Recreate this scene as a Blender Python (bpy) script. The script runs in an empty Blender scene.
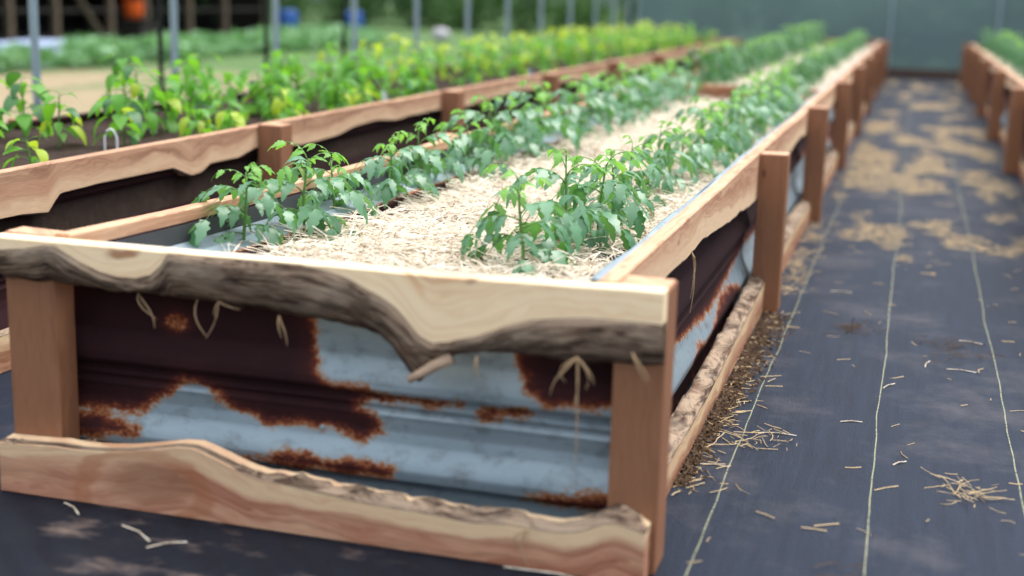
import bpy, math, random
import numpy as np
from mathutils import Vector, Matrix, Euler, noise as mnoise

random.seed(7); RNG = np.random.default_rng(7)
C = bpy.context.scene.collection
PI = math.pi

# ------------------------------------------------------------------ helpers
def lin(r, g, b):
    return tuple(((c/255)/12.92 if c/255 <= .04045 else ((c/255+.055)/1.055)**2.4) for c in (r, g, b)) + (1.,)

class MB:
    def __init__(s): s.v = []; s.f = []; s.uv = []; s.m = []
    def add(s, vs, fs, uvs=None, mi=0):
        n = len(s.v); s.v += [tuple(v) for v in vs]
        for f in fs:
            s.f.append([n+i for i in f]); s.m.append(mi)
            s.uv.append([tuple(uvs[i]) for i in f] if uvs else [(0, 0)]*len(f))
    def build(s, name, mat=None, parent=None, smooth=False, loc=None):
        me = bpy.data.meshes.new(name); me.from_pydata(s.v, [], s.f)
        if s.uv and any(u != (0, 0) for f in s.uv for u in f):
            l = me.uv_layers.new(name='UVMap'); l.data.foreach_set('uv', np.array([c for f in s.uv for u in f for c in u], dtype=np.float32))
        for m in (mat if isinstance(mat, (list, tuple)) else [mat] if mat else []): me.materials.append(m)
        if any(s.m): me.polygons.foreach_set('material_index', s.m)
        if smooth: me.polygons.foreach_set('use_smooth', [True]*len(me.polygons))
        me.validate(); me.update()
        o = bpy.data.objects.new(name, me); C.objects.link(o)
        if parent: o.parent = parent
        if loc: o.location = loc
        return o
    def box(s, x0, x1, y0, y1, z0, z1, bev=0.0, grain='z', u0=0., v0=.25, top=None, mi=0, top_mi=None):
        """bevelled box; uv u runs along the grain"""
        b = min(bev, (x1-x0)*.4, (y1-y0)*.4, (z1-z0)*.4)
        vs = []; fs = []
        rings = [(z0, b), (z0+b, 0), (z1-b, 0), (z1, b)] if b > 0 else [(z0, 0), (z1, 0)]
        for z, i in rings:
            if b > 0:
                c = b - i if False else b
                x0i, x1i, y0i, y1i = x0+i, x1-i, y0+i, y1-i
                k = b*.6
                vs += [(x0i+k, y0i, z), (x1i-k, y0i, z), (x1i, y0i+k, z), (x1i, y1i-k, z), (x1i-k, y1i, z), (x0i+k, y1i, z), (x0i, y1i-k, z), (x0i, y0i+k, z)]
            else:
                vs += [(x0, y0, z), (x1, y0, z), (x1, y1, z), (x0, y1, z)]
        n = 8 if b > 0 else 4
        for r in range(len(rings)-1):
            for i in range(n):
                j = (i+1) % n
                fs.append([r*n+i, r*n+j, (r+1)*n+j, (r+1)*n+i])
        if top: vs = [(x, y, z + (top(x, y) if z > (z0+z1)/2 else 0)) for x, y, z in vs]
        def uv(p):
            x, y, z = p
            return {'z': (u0+z, v0+x-x0+(y-y0)), 'x': (u0+x, v0+z-z0+(y-y0)), 'y': (u0+y, v0+z-z0+(x-x0))}[grain]
        uvs = [uv(p) for p in vs]
        s.add(vs, fs + [list(range(n))[::-1]], uvs, mi)
        s.add(vs[-n:], [list(range(n))], uvs[-n:], top_mi if top_mi is not None else mi)
    def tube(s, pts, r, n=6, mi=0, cap=True, uv=False):
        pts = [Vector(p) for p in pts]; vs = []; fs = []; us = []
        rr = r if isinstance(r, (list, tuple)) else [r]*len(pts)
        up = Vector((0, 0, 1)); L = 0
        for i, p in enumerate(pts):
            t = (pts[min(i+1, len(pts)-1)] - pts[max(i-1, 0)]).normalized()
            if i: L += (p-pts[i-1]).length
            a = t.cross(up if abs(t.z) < .95 else Vector((1, 0, 0))).normalized(); b = t.cross(a)
            for k in range(n):
                an = 2*PI*k/n
                vs.append(p + (a*math.cos(an) + b*math.sin(an))*rr[i]); us.append((L, k/n*rr[i]*6))
        for i in range(len(pts)-1):
            for k in range(n):
                fs.append([i*n+k, i*n+(k+1) % n, (i+1)*n+(k+1) % n, (i+1)*n+k])
        if cap: fs += [list(range(n))[::-1], [(len(pts)-1)*n+k for k in range(n)]]
        s.add(vs, fs, us if uv else None, mi)
    def lathe(s, prof, n=24, c=(0, 0, 0), mi=0):
        vs = []; fs = []
        for r, z in prof:
            for k in range(n):
                a = 2*PI*k/n; vs.append((c[0]+r*math.cos(a), c[1]+r*math.sin(a), c[2]+z))
        for i in range(len(prof)-1):
            for k in range(n): fs.append([i*n+k, i*n+(k+1) % n, (i+1)*n+(k+1) % n, (i+1)*n+k])
        fs += [list(range(n))[::-1], [(len(prof)-1)*n+k for k in range(n)]]
        s.add(vs, fs, None, mi)

def tag(o, label=None, cat=None, group=None, kind=None):
    if label: o['label'] = label
    if cat: o['category'] = cat
    if group: o['group'] = group
    if kind: o['kind'] = kind
    return o
def empty(name, loc=(0, 0, 0), rz=0.):
    o = bpy.data.objects.new(name, None); C.objects.link(o); o.location = loc; o.rotation_euler = (0, 0, rz)
    o.empty_display_size = .1
    return o
def inst(me, name, parent, loc, rot, sc):
    o = bpy.data.objects.new(name, me); C.objects.link(o); o.parent = parent
    o.location = loc; o.rotation_euler = rot; o.scale = (sc, sc, sc) if not isinstance(sc, tuple) else sc
    return o
def interp(tab, s):
    return float(np.interp(s, [t[0] for t in tab], [t[1] for t in tab]))
def fbm(x, y=0., z=0., o=3):
    return mnoise.fractal((x, y, z), 1.0, 2.0, o)

# ------------------------------------------------------------------ materials
class NT:
    def __init__(s, name):
        s.mat = bpy.data.materials.new(name); s.mat.use_nodes = True; s.t = s.mat.node_tree; s.t.nodes.clear()
        s.out = s.t.nodes.new('ShaderNodeOutputMaterial')
    def n(s, typ, **k):
        nd = s.t.nodes.new('ShaderNode'+typ)
        ins = k.pop('ins', {})
        for a, v in k.items(): setattr(nd, a, v)
        for a, v in ins.items(): s.set(nd, a, v)
        return nd
    def set(s, nd, a, v):
        i = nd.inputs[a]
        if isinstance(v, bpy.types.NodeSocket): s.t.links.new(v, i)
        elif isinstance(v, bpy.types.Node): s.t.links.new(v.outputs[0], i)
        else: i.default_value = v
    def math(s, op, a, b=0., c=0., clamp=False):
        nd = s.n('Math', operation=op, use_clamp=clamp); s.set(nd, 0, a); s.set(nd, 1, b); s.set(nd, 2, c); return nd.outputs[0]
    def mix(s, f, a, b, blend='MIX'):
        nd = s.n('Mix', data_type='RGBA', blend_type=blend)
        for i, v in ((0, f), (6, a), (7, b)): s.set(nd, i, v)
        return nd.outputs[2]
    def ramp(s, f, stops, interp='LINEAR'):
        nd = s.n('ValToRGB'); s.set(nd, 0, f); cr = nd.color_ramp; cr.interpolation = interp
        while len(cr.elements) < len(stops): cr.elements.new(.5)
        for e, (p, c) in zip(cr.elements, stops): e.position = p; e.color = c if len(c) == 4 else tuple(c)+(1,)
        return nd.outputs[0]
    def coords(s, kind='Object', scale=(1, 1, 1), loc=(0, 0, 0), src=None):
        if src is None: src = s.n('TexCoord').outputs[kind]
        m = s.n('Mapping'); s.set(m, 0, src); m.inputs[3].default_value = scale; m.inputs[1].default_value = loc
        return m.outputs[0]
    def noise(s, vec, scale, detail=4, rough=.55, dist=0.):
        nd = s.n('TexNoise'); s.set(nd, 'Vector', vec); nd.inputs['Scale'].default_value = scale
        nd.inputs['Detail'].default_value = detail; nd.inputs['Roughness'].default_value = rough; nd.inputs['Distortion'].default_value = dist
        return nd.outputs[0]
    def bump(s, h, strength=.3, dist=.01):
        nd = s.n('Bump'); s.set(nd, 'Height', h); nd.inputs['Strength'].default_value = strength; nd.inputs['Distance'].default_value = dist
        return nd.outputs[0]
    def bsdf(s, col, rough=.6, metal=0., normal=None, spec=.5, **k):
        nd = s.n('BsdfPrincipled'); s.set(nd, 'Base Color', col); s.set(nd, 'Roughness', rough); s.set(nd, 'Metallic', metal)
        s.set(nd, 'Specular IOR Level', spec)
        if normal is not None: s.set(nd, 'Normal', normal)
        for a, v in k.items(): s.set(nd, a, v)
        return nd.outputs[0]
    def done(s, sh):
        s.t.links.new(sh, s.out.inputs[0]); return s.mat

def wood_mat(name, sapw=.035, sap=lin(214, 186, 148), heart=lin(176, 124, 96), dark=lin(120, 78, 58), rough=.7, spots=()):
    m = NT(name)
    rnd = m.n('ObjectInfo').outputs['Random']
    uv = m.n('TexCoord').outputs['UV']
    off = m.n('CombineXYZ', ins={0: m.math('MULTIPLY', rnd, 37.), 1: m.math('MULTIPLY', rnd, 0.)}).outputs[0]
    uvo = m.n('VectorMath', operation='ADD', ins={0: uv, 1: off}).outputs[0]
    sep = m.n('SeparateXYZ', ins={0: uv}); v = sep.outputs[1]
    low = m.noise(m.coords(src=uvo, scale=(4, 14, 1)), 1., 3)
    vv = m.math('ADD', v, m.math('MULTIPLY', m.math('SUBTRACT', low, .5), .11))
    # growth bands follow the live edge
    band = m.noise(m.coords(src=m.n('CombineXYZ', ins={0: m.math('MULTIPLY', m.n('SeparateXYZ', ins={0: uvo}).outputs[0], .8), 1: m.math('MULTIPLY', vv, 55.)}).outputs[0]), 1., 3, .6)
    fine = m.noise(m.coords(src=uvo, scale=(18, 420, 1)), 1., 3, .6)
    t = m.n('MapRange', interpolation_type='SMOOTHSTEP', ins={0: vv, 1: sapw*.45, 2: sapw*1.6}).outputs[0]
    hcol = m.mix(m.n('MapRange', ins={0: band, 1: .40, 2: .60}).outputs[0], heart, dark)
    hcol = m.mix(m.n('MapRange', ins={0: low, 1: .45, 2: .75}).outputs[0], hcol, m.mix(.5, hcol, sap))
    scol = m.mix(m.n('MapRange', ins={0: band, 1: .48, 2: .66}).outputs[0], sap, m.mix(.45, sap, heart))
    col = m.mix(t, scol, hcol)
    col = m.mix(.35, col, m.mix(fine, lin(110, 80, 60), lin(255, 240, 220)), 'OVERLAY')
    blot = m.noise(m.coords(src=uvo, scale=(9, 16, 1)), 1., 5, .65)
    col = m.mix(m.math('MULTIPLY', blot, .35), col, m.mix(.5, col, lin(120, 88, 70)))
    # saw chatter and a few dark knots
    kn = m.n('TexVoronoi', feature='DISTANCE_TO_EDGE' if False else 'F1'); m.set(kn, 'Vector', m.coords(src=uvo, scale=(5, 9, 1))); kn.inputs['Scale'].default_value = 1.
    k = m.n('MapRange', ins={0: kn.outputs[0], 1: .03, 2: .10}).outputs[0]
    col = m.mix(k, m.mix(.6, col, lin(70, 42, 30)), col)
    for (cu, cv, ru, rv, c_, k_, ring) in spots:      # heartwood figure: ellipses and rings in board coordinates
        u_ = m.n('SeparateXYZ', ins={0: uv}).outputs[0]
        du = m.math('DIVIDE', m.math('SUBTRACT', m.math('ADD', u_, m.math('MULTIPLY', m.math('SUBTRACT', low, .5), .04)), cu), ru); dv = m.math('DIVIDE', m.math('SUBTRACT', vv, cv), rv)
        rr = m.math('SQRT', m.math('ADD', m.math('MULTIPLY', du, du), m.math('MULTIPLY', dv, dv)))
        if ring: rr = m.math('DIVIDE', m.math('ABSOLUTE', m.math('SUBTRACT', rr, 1.)), ring)
        fm = m.n('MapRange', interpolation_type='SMOOTHSTEP', ins={0: rr, 1: 1.15, 2: .45}).outputs[0]
        col = m.mix(m.math('MULTIPLY', fm, k_), col, c_)
    bmp = m.bump(m.math('ADD', fine, m.math('MULTIPLY', band, .5)), .25, .002)
    return m.done(m.bsdf(col, rough, normal=bmp, spec=.3))

def bark_mat(name, a=lin(164, 142, 122), b=lin(72, 56, 48)):
    m = NT(name)
    uv = m.n('TexCoord').outputs['UV']; ob = m.n('TexCoord').outputs['Object']
    fib = m.noise(m.coords(src=uv, scale=(9, 90, 1)), 1., 6, .7, .8)
    big = m.noise(m.coords(src=ob, scale=(5, 5, 14)), 1., 4, .6)
    col = m.mix(m.n('MapRange', ins={0: fib, 1: .42, 2: .58}).outputs[0], b, a)
    col = m.mix(m.n('MapRange', ins={0: big, 1: .5, 2: .72}).outputs[0], col, lin(156, 140, 124))
    col = m.mix(m.n('MapRange', ins={0: big, 1: .42, 2: .3}).outputs[0], col, lin(104, 78, 64))
    return m.done(m.bsdf(col, .9, normal=m.bump(m.math('ADD', fib, big), .9, .008), spec=.15))

def metal_mat(name):
    m = NT(name)
    at = m.n('Attribute', attribute_name='rust').outputs['Fac']
    ob = m.n('TexCoord').outputs['Object']
    n1 = m.noise(m.coords(src=ob, scale=(14, 14, 22)), 1., 6, .7)
    n2 = m.noise(m.coords(src=ob, scale=(90, 90, 120)), 1., 4, .7)
    n3 = m.noise(m.coords(src=ob, scale=(2.5, 2.5, 9)), 1., 4, .6)
    f = m.math('ADD', at, m.math('MULTIPLY', m.math('SUBTRACT', n1, .5), .48))
    f = m.math('ADD', f, m.math('MULTIPLY', m.math('SUBTRACT', n2, .5), .36))
    zinc = m.mix(n3, lin(104, 122, 134), lin(158, 174, 184))
    zinc = m.mix(m.n('MapRange', ins={0: n1, 1: .5, 2: .75}).outputs[0], zinc, lin(92, 100, 104))
    col = m.ramp(f, [(0., (0, 0, 0, 1)), (.35, (0, 0, 0, 1)), (.44, (1, 1, 1, 1)), (1, (1, 1, 1, 1))])
    rust = m.ramp(f, [(.0, lin(150, 120, 92)), (.40, lin(150, 122, 96)), (.455, lin(138, 84, 52)), (.52, lin(86, 40, 30)), (.62, lin(50, 24, 26)), (1., lin(36, 18, 23))])
    c = m.mix(col, zinc, rust)
    met = m.math('MULTIPLY', m.math('SUBTRACT', 1., col), .25)
    return m.done(m.bsdf(c, m.mix(col, (.42,)*3+(1,), (.8,)*3+(1,)), met, m.bump(m.math('ADD', n2, m.math('MULTIPLY', col, .4)), .2, .002), m.math('SUBTRACT', .5, m.math('MULTIPLY', col, .35))))

def flat_mat(name, col, rough=.6, metal=0., var=.25, scale=8., spec=.5, bump=.0):
    m = NT(name)
    n = m.noise(m.coords('Object'), scale, 4)
    c = m.mix(m.math('MULTIPLY', n, var*2), col, tuple(x*.55 for x in col[:3])+(1,))
    return m.done(m.bsdf(c, rough, metal, m.bump(n, bump, .01) if bump else None, spec))

def leaf_mat(name, a, b, trans, tf=.35, rough=.45, spec=.35):
    m = NT(name)
    rnd = m.n('ObjectInfo').outputs['Random']
    n = m.noise(m.coords('Object'), 22., 3)
    f = m.math('ADD', m.math('MULTIPLY', rnd, .55), m.math('MULTIPLY', n, .5), clamp=True)
    c = m.mix(f, a, b)
    s1 = m.bsdf(c, rough, 0., m.bump(m.noise(m.coords('Object'), 120., 2), .15, .003), spec)
    s2 = m.n('BsdfTranslucent', ins={0: m.mix(f, trans, tuple(x*.75 for x in trans[:3])+(1,))}).outputs[0]
    mx = m.n('MixShader'); m.set(mx, 0, tf); m.set(mx, 1, s1); m.set(mx, 2, s2)
    return m.done(mx.outputs[0])

WOOD = wood_mat('rough_sawn_wood', .032, lin(216, 190, 156), lin(176, 130, 106), lin(128, 84, 62))
WOOD_LIGHT = wood_mat('pale_sapwood_board', .13, lin(252, 228, 196), lin(222, 176, 136), lin(196, 144, 108), spots=((-1.13, .055, .045, .016, lin(150, 92, 58), .8, 0), (-.52, .085, .05, .012, lin(206, 150, 100), .5, 0)))
WOOD_FIGURED = wood_mat('figured_bottom_board', .028, lin(222, 196, 164), lin(186, 138, 116), lin(150, 100, 80), spots=((-1.06, .075, .13, .055, lin(132, 92, 70), .6, 0), (-1.10, .10, .15, .085, lin(158, 98, 64), .5, .18)))
WOOD_SIDE = wood_mat('side_board_wood', .05, lin(224, 196, 166), lin(200, 162, 136), lin(170, 128, 104))
WOOD_POST = wood_mat('post_wood', .0, lin(138, 98, 74), lin(114, 76, 56), lin(80, 50, 38))
WOOD_RED = wood_mat('reddish_board_wood', .04, lin(208, 180, 152), lin(178, 140, 116), lin(142, 106, 86))
BARK = bark_mat('weathered_bark')
DARKWOOD = wood_mat('dark_board', .0, lin(70, 56, 50), lin(62, 50, 46), lin(40, 32, 30))  # darker wood for the pepper bed's far boards and the back baseboard
RUST = metal_mat('rusty_galvanised_tin')
SOIL = flat_mat('dark_garden_soil', lin(70, 57, 51), .95, 0, .9, 30, .1, .9)
TOMATO = leaf_mat('tomato_leaf_green', lin(62, 116, 80), lin(112, 158, 126), lin(120, 185, 70), .3, .3, .9)
TOMATO_YOUNG = leaf_mat('young_tomato_leaf_green', lin(92, 150, 70), lin(136, 188, 92), lin(160, 220, 80), .42, .45, .4)
TOMATO_FAR = leaf_mat('bushy_tomato_leaf_green', lin(50, 100, 66), lin(90, 140, 100), lin(95, 160, 60), .28, .4, .6)
PEPPER = leaf_mat('pepper_leaf_green', lin(64, 128, 44), lin(112, 174, 60), lin(140, 210, 55), .45, .4, .4)
PEPPER_YELLOW = leaf_mat('yellowing_pepper_leaf', lin(150, 186, 50), lin(190, 206, 70), lin(200, 225, 60), .45, .4, .4)
PEPPER_DARK = leaf_mat('deep_green_pepper_leaf', lin(44, 96, 52), lin(70, 120, 66), lin(90, 150, 50), .35, .4, .5)
STEM = flat_mat('green_stem', lin(98, 140, 70), .6, 0, .3)
FIELD_LEAF = leaf_mat('field_crop_leaf', lin(96, 140, 96), lin(150, 188, 146), lin(120, 180, 80), .3, .5, .4)
TREE_LEAF = leaf_mat('woodland_leaf', lin(30, 52, 34), lin(58, 88, 52), lin(60, 96, 40), .25, .6, .2)
BUSH_LEAF = leaf_mat('undergrowth_leaf', lin(52, 84, 48), lin(92, 126, 74), lin(80, 120, 50), .25, .6, .2)
TRUNK = bark_mat('tree_bark', lin(84, 72, 60), lin(40, 34, 30))
PIPE = flat_mat('galvanised_pipe', lin(150, 168, 180), .45, .35, .12, 5)
STRAWB = NT('straw_stalk')
_r = STRAWB.noise(STRAWB.coords('Object'), 38., 2)
_c = STRAWB.ramp(_r, [(.3, lin(120, 98, 80)), (.42, lin(204, 188, 166)), (.6, lin(228, 218, 202)), (.75, lin(242, 237, 228))])
STRAW = STRAWB.done(STRAWB.bsdf(_c, .55, spec=.4))
del _r, _c
_m = NT('straw_mat'); _u = _m.n('TexCoord').outputs['Object']
_w = _m.noise(_m.coords(src=_u, scale=(1, 1, 1)), 5., 2)
_s1 = _m.noise(_m.coords(src=_u, scale=(320, 34, 60)), 1., 3, .6, .8)
_s2 = _m.noise(_m.coords(src=_u, scale=(36, 300, 60)), 1., 3, .6, .8)
_s = _m.math('MAXIMUM', _s1, _s2)
_c = _m.ramp(_s, [(.40, lin(96, 82, 70)), (.49, lin(190, 176, 158)), (.60, lin(214, 203, 188)), (.75, lin(224, 216, 206))])
_c = _m.mix(_m.math('MULTIPLY', _w, .5), _c, lin(192, 176, 152))
STRAW_MAT = _m.done(_m.bsdf(_c, .75, normal=_m.bump(_s, .9, .012), spec=.2))

# ------------------------------------------------------------------ the floor: woven weed fabric
_m = NT('woven_weed_fabric'); _u = _m.n('TexCoord').outputs['Object']
_sp = _m.n('SeparateXYZ', ins={0: _u}); X, Y = _sp.outputs[0], _sp.outputs[1]
_wb = _m.math('MULTIPLY', _m.math('SUBTRACT', _m.noise(_m.coords(src=_u, scale=(.4, 1.1, 0)), 1., 3), .5), .045)
_xx = _m.math('ADD', X, _wb)
_per = _m.math('ABSOLUTE', _m.math('SUBTRACT', _m.math('FRACT', _m.math('DIVIDE', _m.math('SUBTRACT', _xx, .055-.1675), .335)), .5))
_seam = _m.math('LESS_THAN', _per, .0046)
_dash = _m.math('GREATER_THAN', _m.noise(_m.coords(src=_u, scale=(3, 90, 0)), 1., 2), .40)
_seam = _m.math('MULTIPLY', _seam, _dash)
_str = _m.noise(_m.coords(src=_u, scale=(34, 3, 0)), 1., 4, .6)
_dst = _m.noise(_m.coords(src=_u, scale=(2.2, 2.2, 0)), 1., 7, .68)
_fine = _m.noise(_m.coords(src=_u, scale=(180, 60, 0)), 1., 2)
_c = _m.mix(_str, lin(15, 21, 33), lin(36, 46, 65))
_c = _m.mix(_m.n('MapRange', ins={0: _dst, 1: .50, 2: .76}).outputs[0], _c, lin(76, 74, 80))
_c = _m.mix(_m.math('MULTIPLY', _fine, .3), _c, lin(30, 34, 46))
_mud = _m.math('MULTIPLY', _m.math('LESS_THAN', Y, .05), _m.n('MapRange', ins={0: _m.noise(_m.coords(src=_u, scale=(4, 9, 0)), 1., 5, .6), 1: .54, 2: .66}).outputs[0])
_c = _m.mix(_m.math('MULTIPLY', _mud, .7), _c, lin(128, 110, 98))
_shade = _m.math('MULTIPLY', _m.math('MULTIPLY', _m.n('MapRange', ins={0: _m.math('ADD', Y, _m.math('MULTIPLY', _dst, .2)), 1: .22, 2: .08}).outputs[0], _m.n('MapRange', ins={0: X, 1: .1, 2: -.25}).outputs[0]), _m.math('SUBTRACT', 1., _m.math('MULTIPLY', _mud, .9)))
_c = _m.mix(_m.math('MULTIPLY', _shade, .8), _c, lin(14, 17, 26))  # shade before the bed front painted into the fabric colour, sparing the mud
_far = _m.math('ADD', _m.math('MULTIPLY', _m.n('MapRange', ins={0: Y, 1: 4.2, 2: 5.8}).outputs[0], _m.n('MapRange', ins={0: Y, 1: 11.5, 2: 9.}).outputs[0]), _m.math('MULTIPLY', _m.math('GREATER_THAN', Y, 9.), .3))
_pine = _m.n('MapRange', ins={0: _m.noise(_m.coords(src=_u, scale=(3.4, 2.0, 0)), 1., 8, .75), 1: .54, 2: .63}).outputs[0]
_c = _m.mix(_m.math('MULTIPLY', _m.math('MULTIPLY', _pine, _far), .62), _c, lin(124, 108, 90))
_seam = _m.math('MULTIPLY', _seam, _m.math('GREATER_THAN', X, -.05))
_c = _m.mix(_m.math('MULTIPLY', _seam, .75), _c, lin(150, 152, 122))
_wv = _m.n('TexWave', wave_type='BANDS', bands_direction='DIAGONAL'); _m.set(_wv, 'Vector', _m.coords(src=_u, scale=(1.0, 1.0, 0))); _wv.inputs['Scale'].default_value = 5.; _wv.inputs['Distortion'].default_value = 3.
_bh = _m.math('ADD', _m.math('MULTIPLY', _str, .35), _m.math('ADD', _m.math('MULTIPLY', _fine, .2), _m.math('MULTIPLY', _m.math('MULTIPLY', _wv.outputs[0], _m.math('LESS_THAN', Y, -.02)), _m.math('LESS_THAN', X, -.1))))
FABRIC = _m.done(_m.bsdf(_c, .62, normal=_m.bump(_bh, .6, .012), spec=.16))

mb = MB(); xs = np.linspace(-4.05, 6., 12); ys = np.linspace(-4., 19.7, 24)
vs = [(x, y, 0.) for y in ys for x in xs]; nx = len(xs)
mb.add(vs, [[j*nx+i, j*nx+i+1, (j+1)*nx+i+1, (j+1)*nx+i] for j in range(len(ys)-1) for i in range(nx-1)])
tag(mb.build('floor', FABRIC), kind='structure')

_m = NT('field_ground_cover'); _u = _m.n('TexCoord').outputs['Object']
_sp = _m.n('SeparateXYZ', ins={0: _u}); X, Y = _sp.outputs[0], _sp.outputs[1]
_n = _m.noise(_m.coords(src=_u, scale=(.7, .7, 0)), 1., 6, .65); _n2 = _m.noise(_m.coords(src=_u, scale=(9, 9, 0)), 1., 4, .6)
_g = _m.mix(_n2, lin(56, 82, 48), lin(98, 124, 76)); _s = _m.mix(_n2, lin(112, 98, 76), lin(164, 148, 122))
_e = _m.math('ADD', _m.math('ADD', X, 10.2), _m.math('MULTIPLY', _m.math('SUBTRACT', _n, .5), 2.5))
_f = _m.math('MULTIPLY', _m.n('MapRange', ins={0: _e, 1: -.3, 2: .3}).outputs[0], _m.n('MapRange', ins={0: Y, 1: 15., 2: 12.}).outputs[0])
_f = _m.math('MULTIPLY', _f, _m.n('MapRange', ins={0: _n, 1: .40, 2: .5}).outputs[0])
FIELD = _m.done(_m.bsdf(_m.mix(_f, _g, _s), .9, normal=_m.bump(_n2, .6, .03), spec=.15))
mb = MB(); mb.add([(-80, -30, -.012), (60, -30, -.012), (60, 110, -.012), (-80, 110, -.012)], [[0, 1, 2, 3]])
tag(mb.build('field_ground', FIELD), kind='structure')

# ------------------------------------------------------------------ raised beds
H = .578
def rust_attr(o, val):
    me = o.data; a = me.attributes.new('rust', 'FLOAT', 'POINT'); a.data.foreach_set('value', np.asarray(val, dtype=np.float32))
RIB = [(.0, 0.), (.02, 0.), (.075, .0), (.086, .006), (.094, .026), (.118, .030), (.130, .026), (.168, .006), (.192, .0), (.222, .002), (.228, .006), (.234, .0), (.245, .0), (.251, .006),
       (.257, .001), (.272, .002), (.280, .018), (.288, .022), (.302, .020), (.345, .002), (.352, .0), (.43, .0), (.445, .006), (.455, .026), (.48, .03), (.5, .026), (.535, .004), (.57, 0.)]
def sdist(px, pz, poly):
    """signed distance (positive inside) of arrays of points to a polygon"""
    d = np.full(px.shape, 1e9); ins = np.zeros(px.shape, bool); n = len(poly)
    for i in range(n):
        ax, az = poly[i]; bx, bz = poly[(i+1) % n]
        ex, ez = bx-ax, bz-az; t = np.clip(((px-ax)*ex+(pz-az)*ez)/(ex*ex+ez*ez+1e-12), 0, 1)
        d = np.minimum(d, np.hypot(px-ax-t*ex, pz-az-t*ez))
        c = ((az > pz) != (bz > pz)) & (px < (bx-ax)*(pz-az)/(bz-az+1e-12)+ax)
        ins ^= c
    return np.where(ins, d, -d)
FRONT_RUST = [
 [(-1.394, .451), (-1.3, .52), (-.78, .52), (-.768, .462), (-.767, .405), (-.759, .326), (-.727, .306), (-.656, .306), (-.62, .289), (-.556, .29), (-.494, .286), (-.564, .267), (-.642, .269), (-.667, .253), (-.627, .24), (-.612, .201), (-.655, .179), (-.699, .187), (-.742, .2), (-.817, .191), (-.876, .184), (-.921, .204), (-.933, .205), (-.97, .214), (-1.009, .24), (-1.035, .255), (-1.062, .266), (-1.092, .258), (-1.117, .228), (-1.164, .204), (-1.181, .18), (-1.262, .174), (-1.368, .169), (-1.45, .167)],
 [(-1.45, .163), (-1.304, .169), (-1.247, .161), (-1.192, .145), (-1.193, .128), (-1.289, .114), (-1.45, .110)],
 [(-.95, .113), (-.839, .138), (-.706, .138), (-.58, .133), (-.58, .110), (-.765, .103), (-.93, .103)],
 [(-.345, .50), (-.327, .409), (-.322, .38), (-.295, .328), (-.255, .302), (-.122, .309), (-.06, .317), (-.06, .50)],
 [(-.408, .276), (-.294, .294), (-.285, .28), (-.394, .254)],
 [(-.312, .098), (-.21, .123), (-.114, .132), (-.08, .13), (-.08, .09), (-.209, .088), (-.288, .093)],
 [(-.228, .042), (-.12, .085), (-.08, .05), (-.08, .015), (-.198, .015)],
 [(-.565, .287), (-.434, .286), (-.434, .276), (-.509, .274)]]
def front_mask(s, z):
    z = z + .012
    d = np.max([sdist(s, z, p) for p in FRONT_RUST], axis=0)
    v = np.clip(.44 + d*8., .03, .95)
    r = np.hypot((s+1.10)/.05, (z-.395)/.03); return np.where(r < 1.3, np.minimum(v, .49+np.clip(r-.5, 0, 1)*.5), v)
SIDE_LOW = [(1.1, .07), (1.35, .13), (1.50, .10), (1.6, .115), (1.85, .15), (2.05, .155), (2.26, .12), (2.4, .0), (.2, .0), (.2, .09), (.8, .11)]
def side_mask(s, z):
    b = np.interp(s, [0, .6, 1.17, 1.65, 2.08, 2.5, 3.5, 5, 6.5], [.26, .22, .19, .16, .18, .22, .2, .3, .2])
    d = np.maximum(z-b, sdist(s, z, SIDE_LOW))
    return np.clip(.46 + d*8., .05, .95)
def dark_mask(seed):
    def f(s, z):
        n = np.array([fbm(a*1.3, b*3, seed) for a, b in zip(s, z)])
        return np.clip(.78 + n*.35, .3, 1.)
    return f
def mixed_mask(seed):
    def f(s, z):
        n = np.array([fbm(a*.9, b*3, seed) for a, b in zip(s, z)])
        return np.clip(.5 + (z-.25)*1.2 + n*.5, .0, 1.)
    return f
def metal_panel(name, P, s0, s1, mask, parent, nz=None, ds=.02, base=.15):
    """corrugated sheet; P maps (s, depth, z) to world; ribs stick out to depth 0 side"""
    zs = sorted(set([z for z, _ in RIB] + list(np.arange(0.01, .56, .01)))); zs = [z for z in zs if z <= .56]
    S = np.arange(s0, s1+1e-6, (s1-s0)/max(2, int((s1-s0)/ds)))
    vs = []; sv = []; zv = []
    for s in S:
        w = .002*fbm(s*2., 1.7)
        for z in zs:
            vs.append(P(s, base - interp(RIB, z) + w, z)); sv.append(s); zv.append(z)
    n = len(zs); nf = len(vs)
    for s in S:
        for z in (zs[0], zs[-1]): pass
    fs = [[i*n+j, (i+1)*n+j, (i+1)*n+j+1, i*n+j+1] for i in range(len(S)-1) for j in range(n-1)]
    mb = MB(); mb.add(vs, fs)
    o = mb.build(name, RUST, parent, smooth=True)
    rust_attr(o, mask(np.array(sv), np.array(zv)))
    md = o.modifiers.new('sheet', 'SOLIDIFY'); md.thickness = .0015; md.offset = 0
    return o

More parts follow.
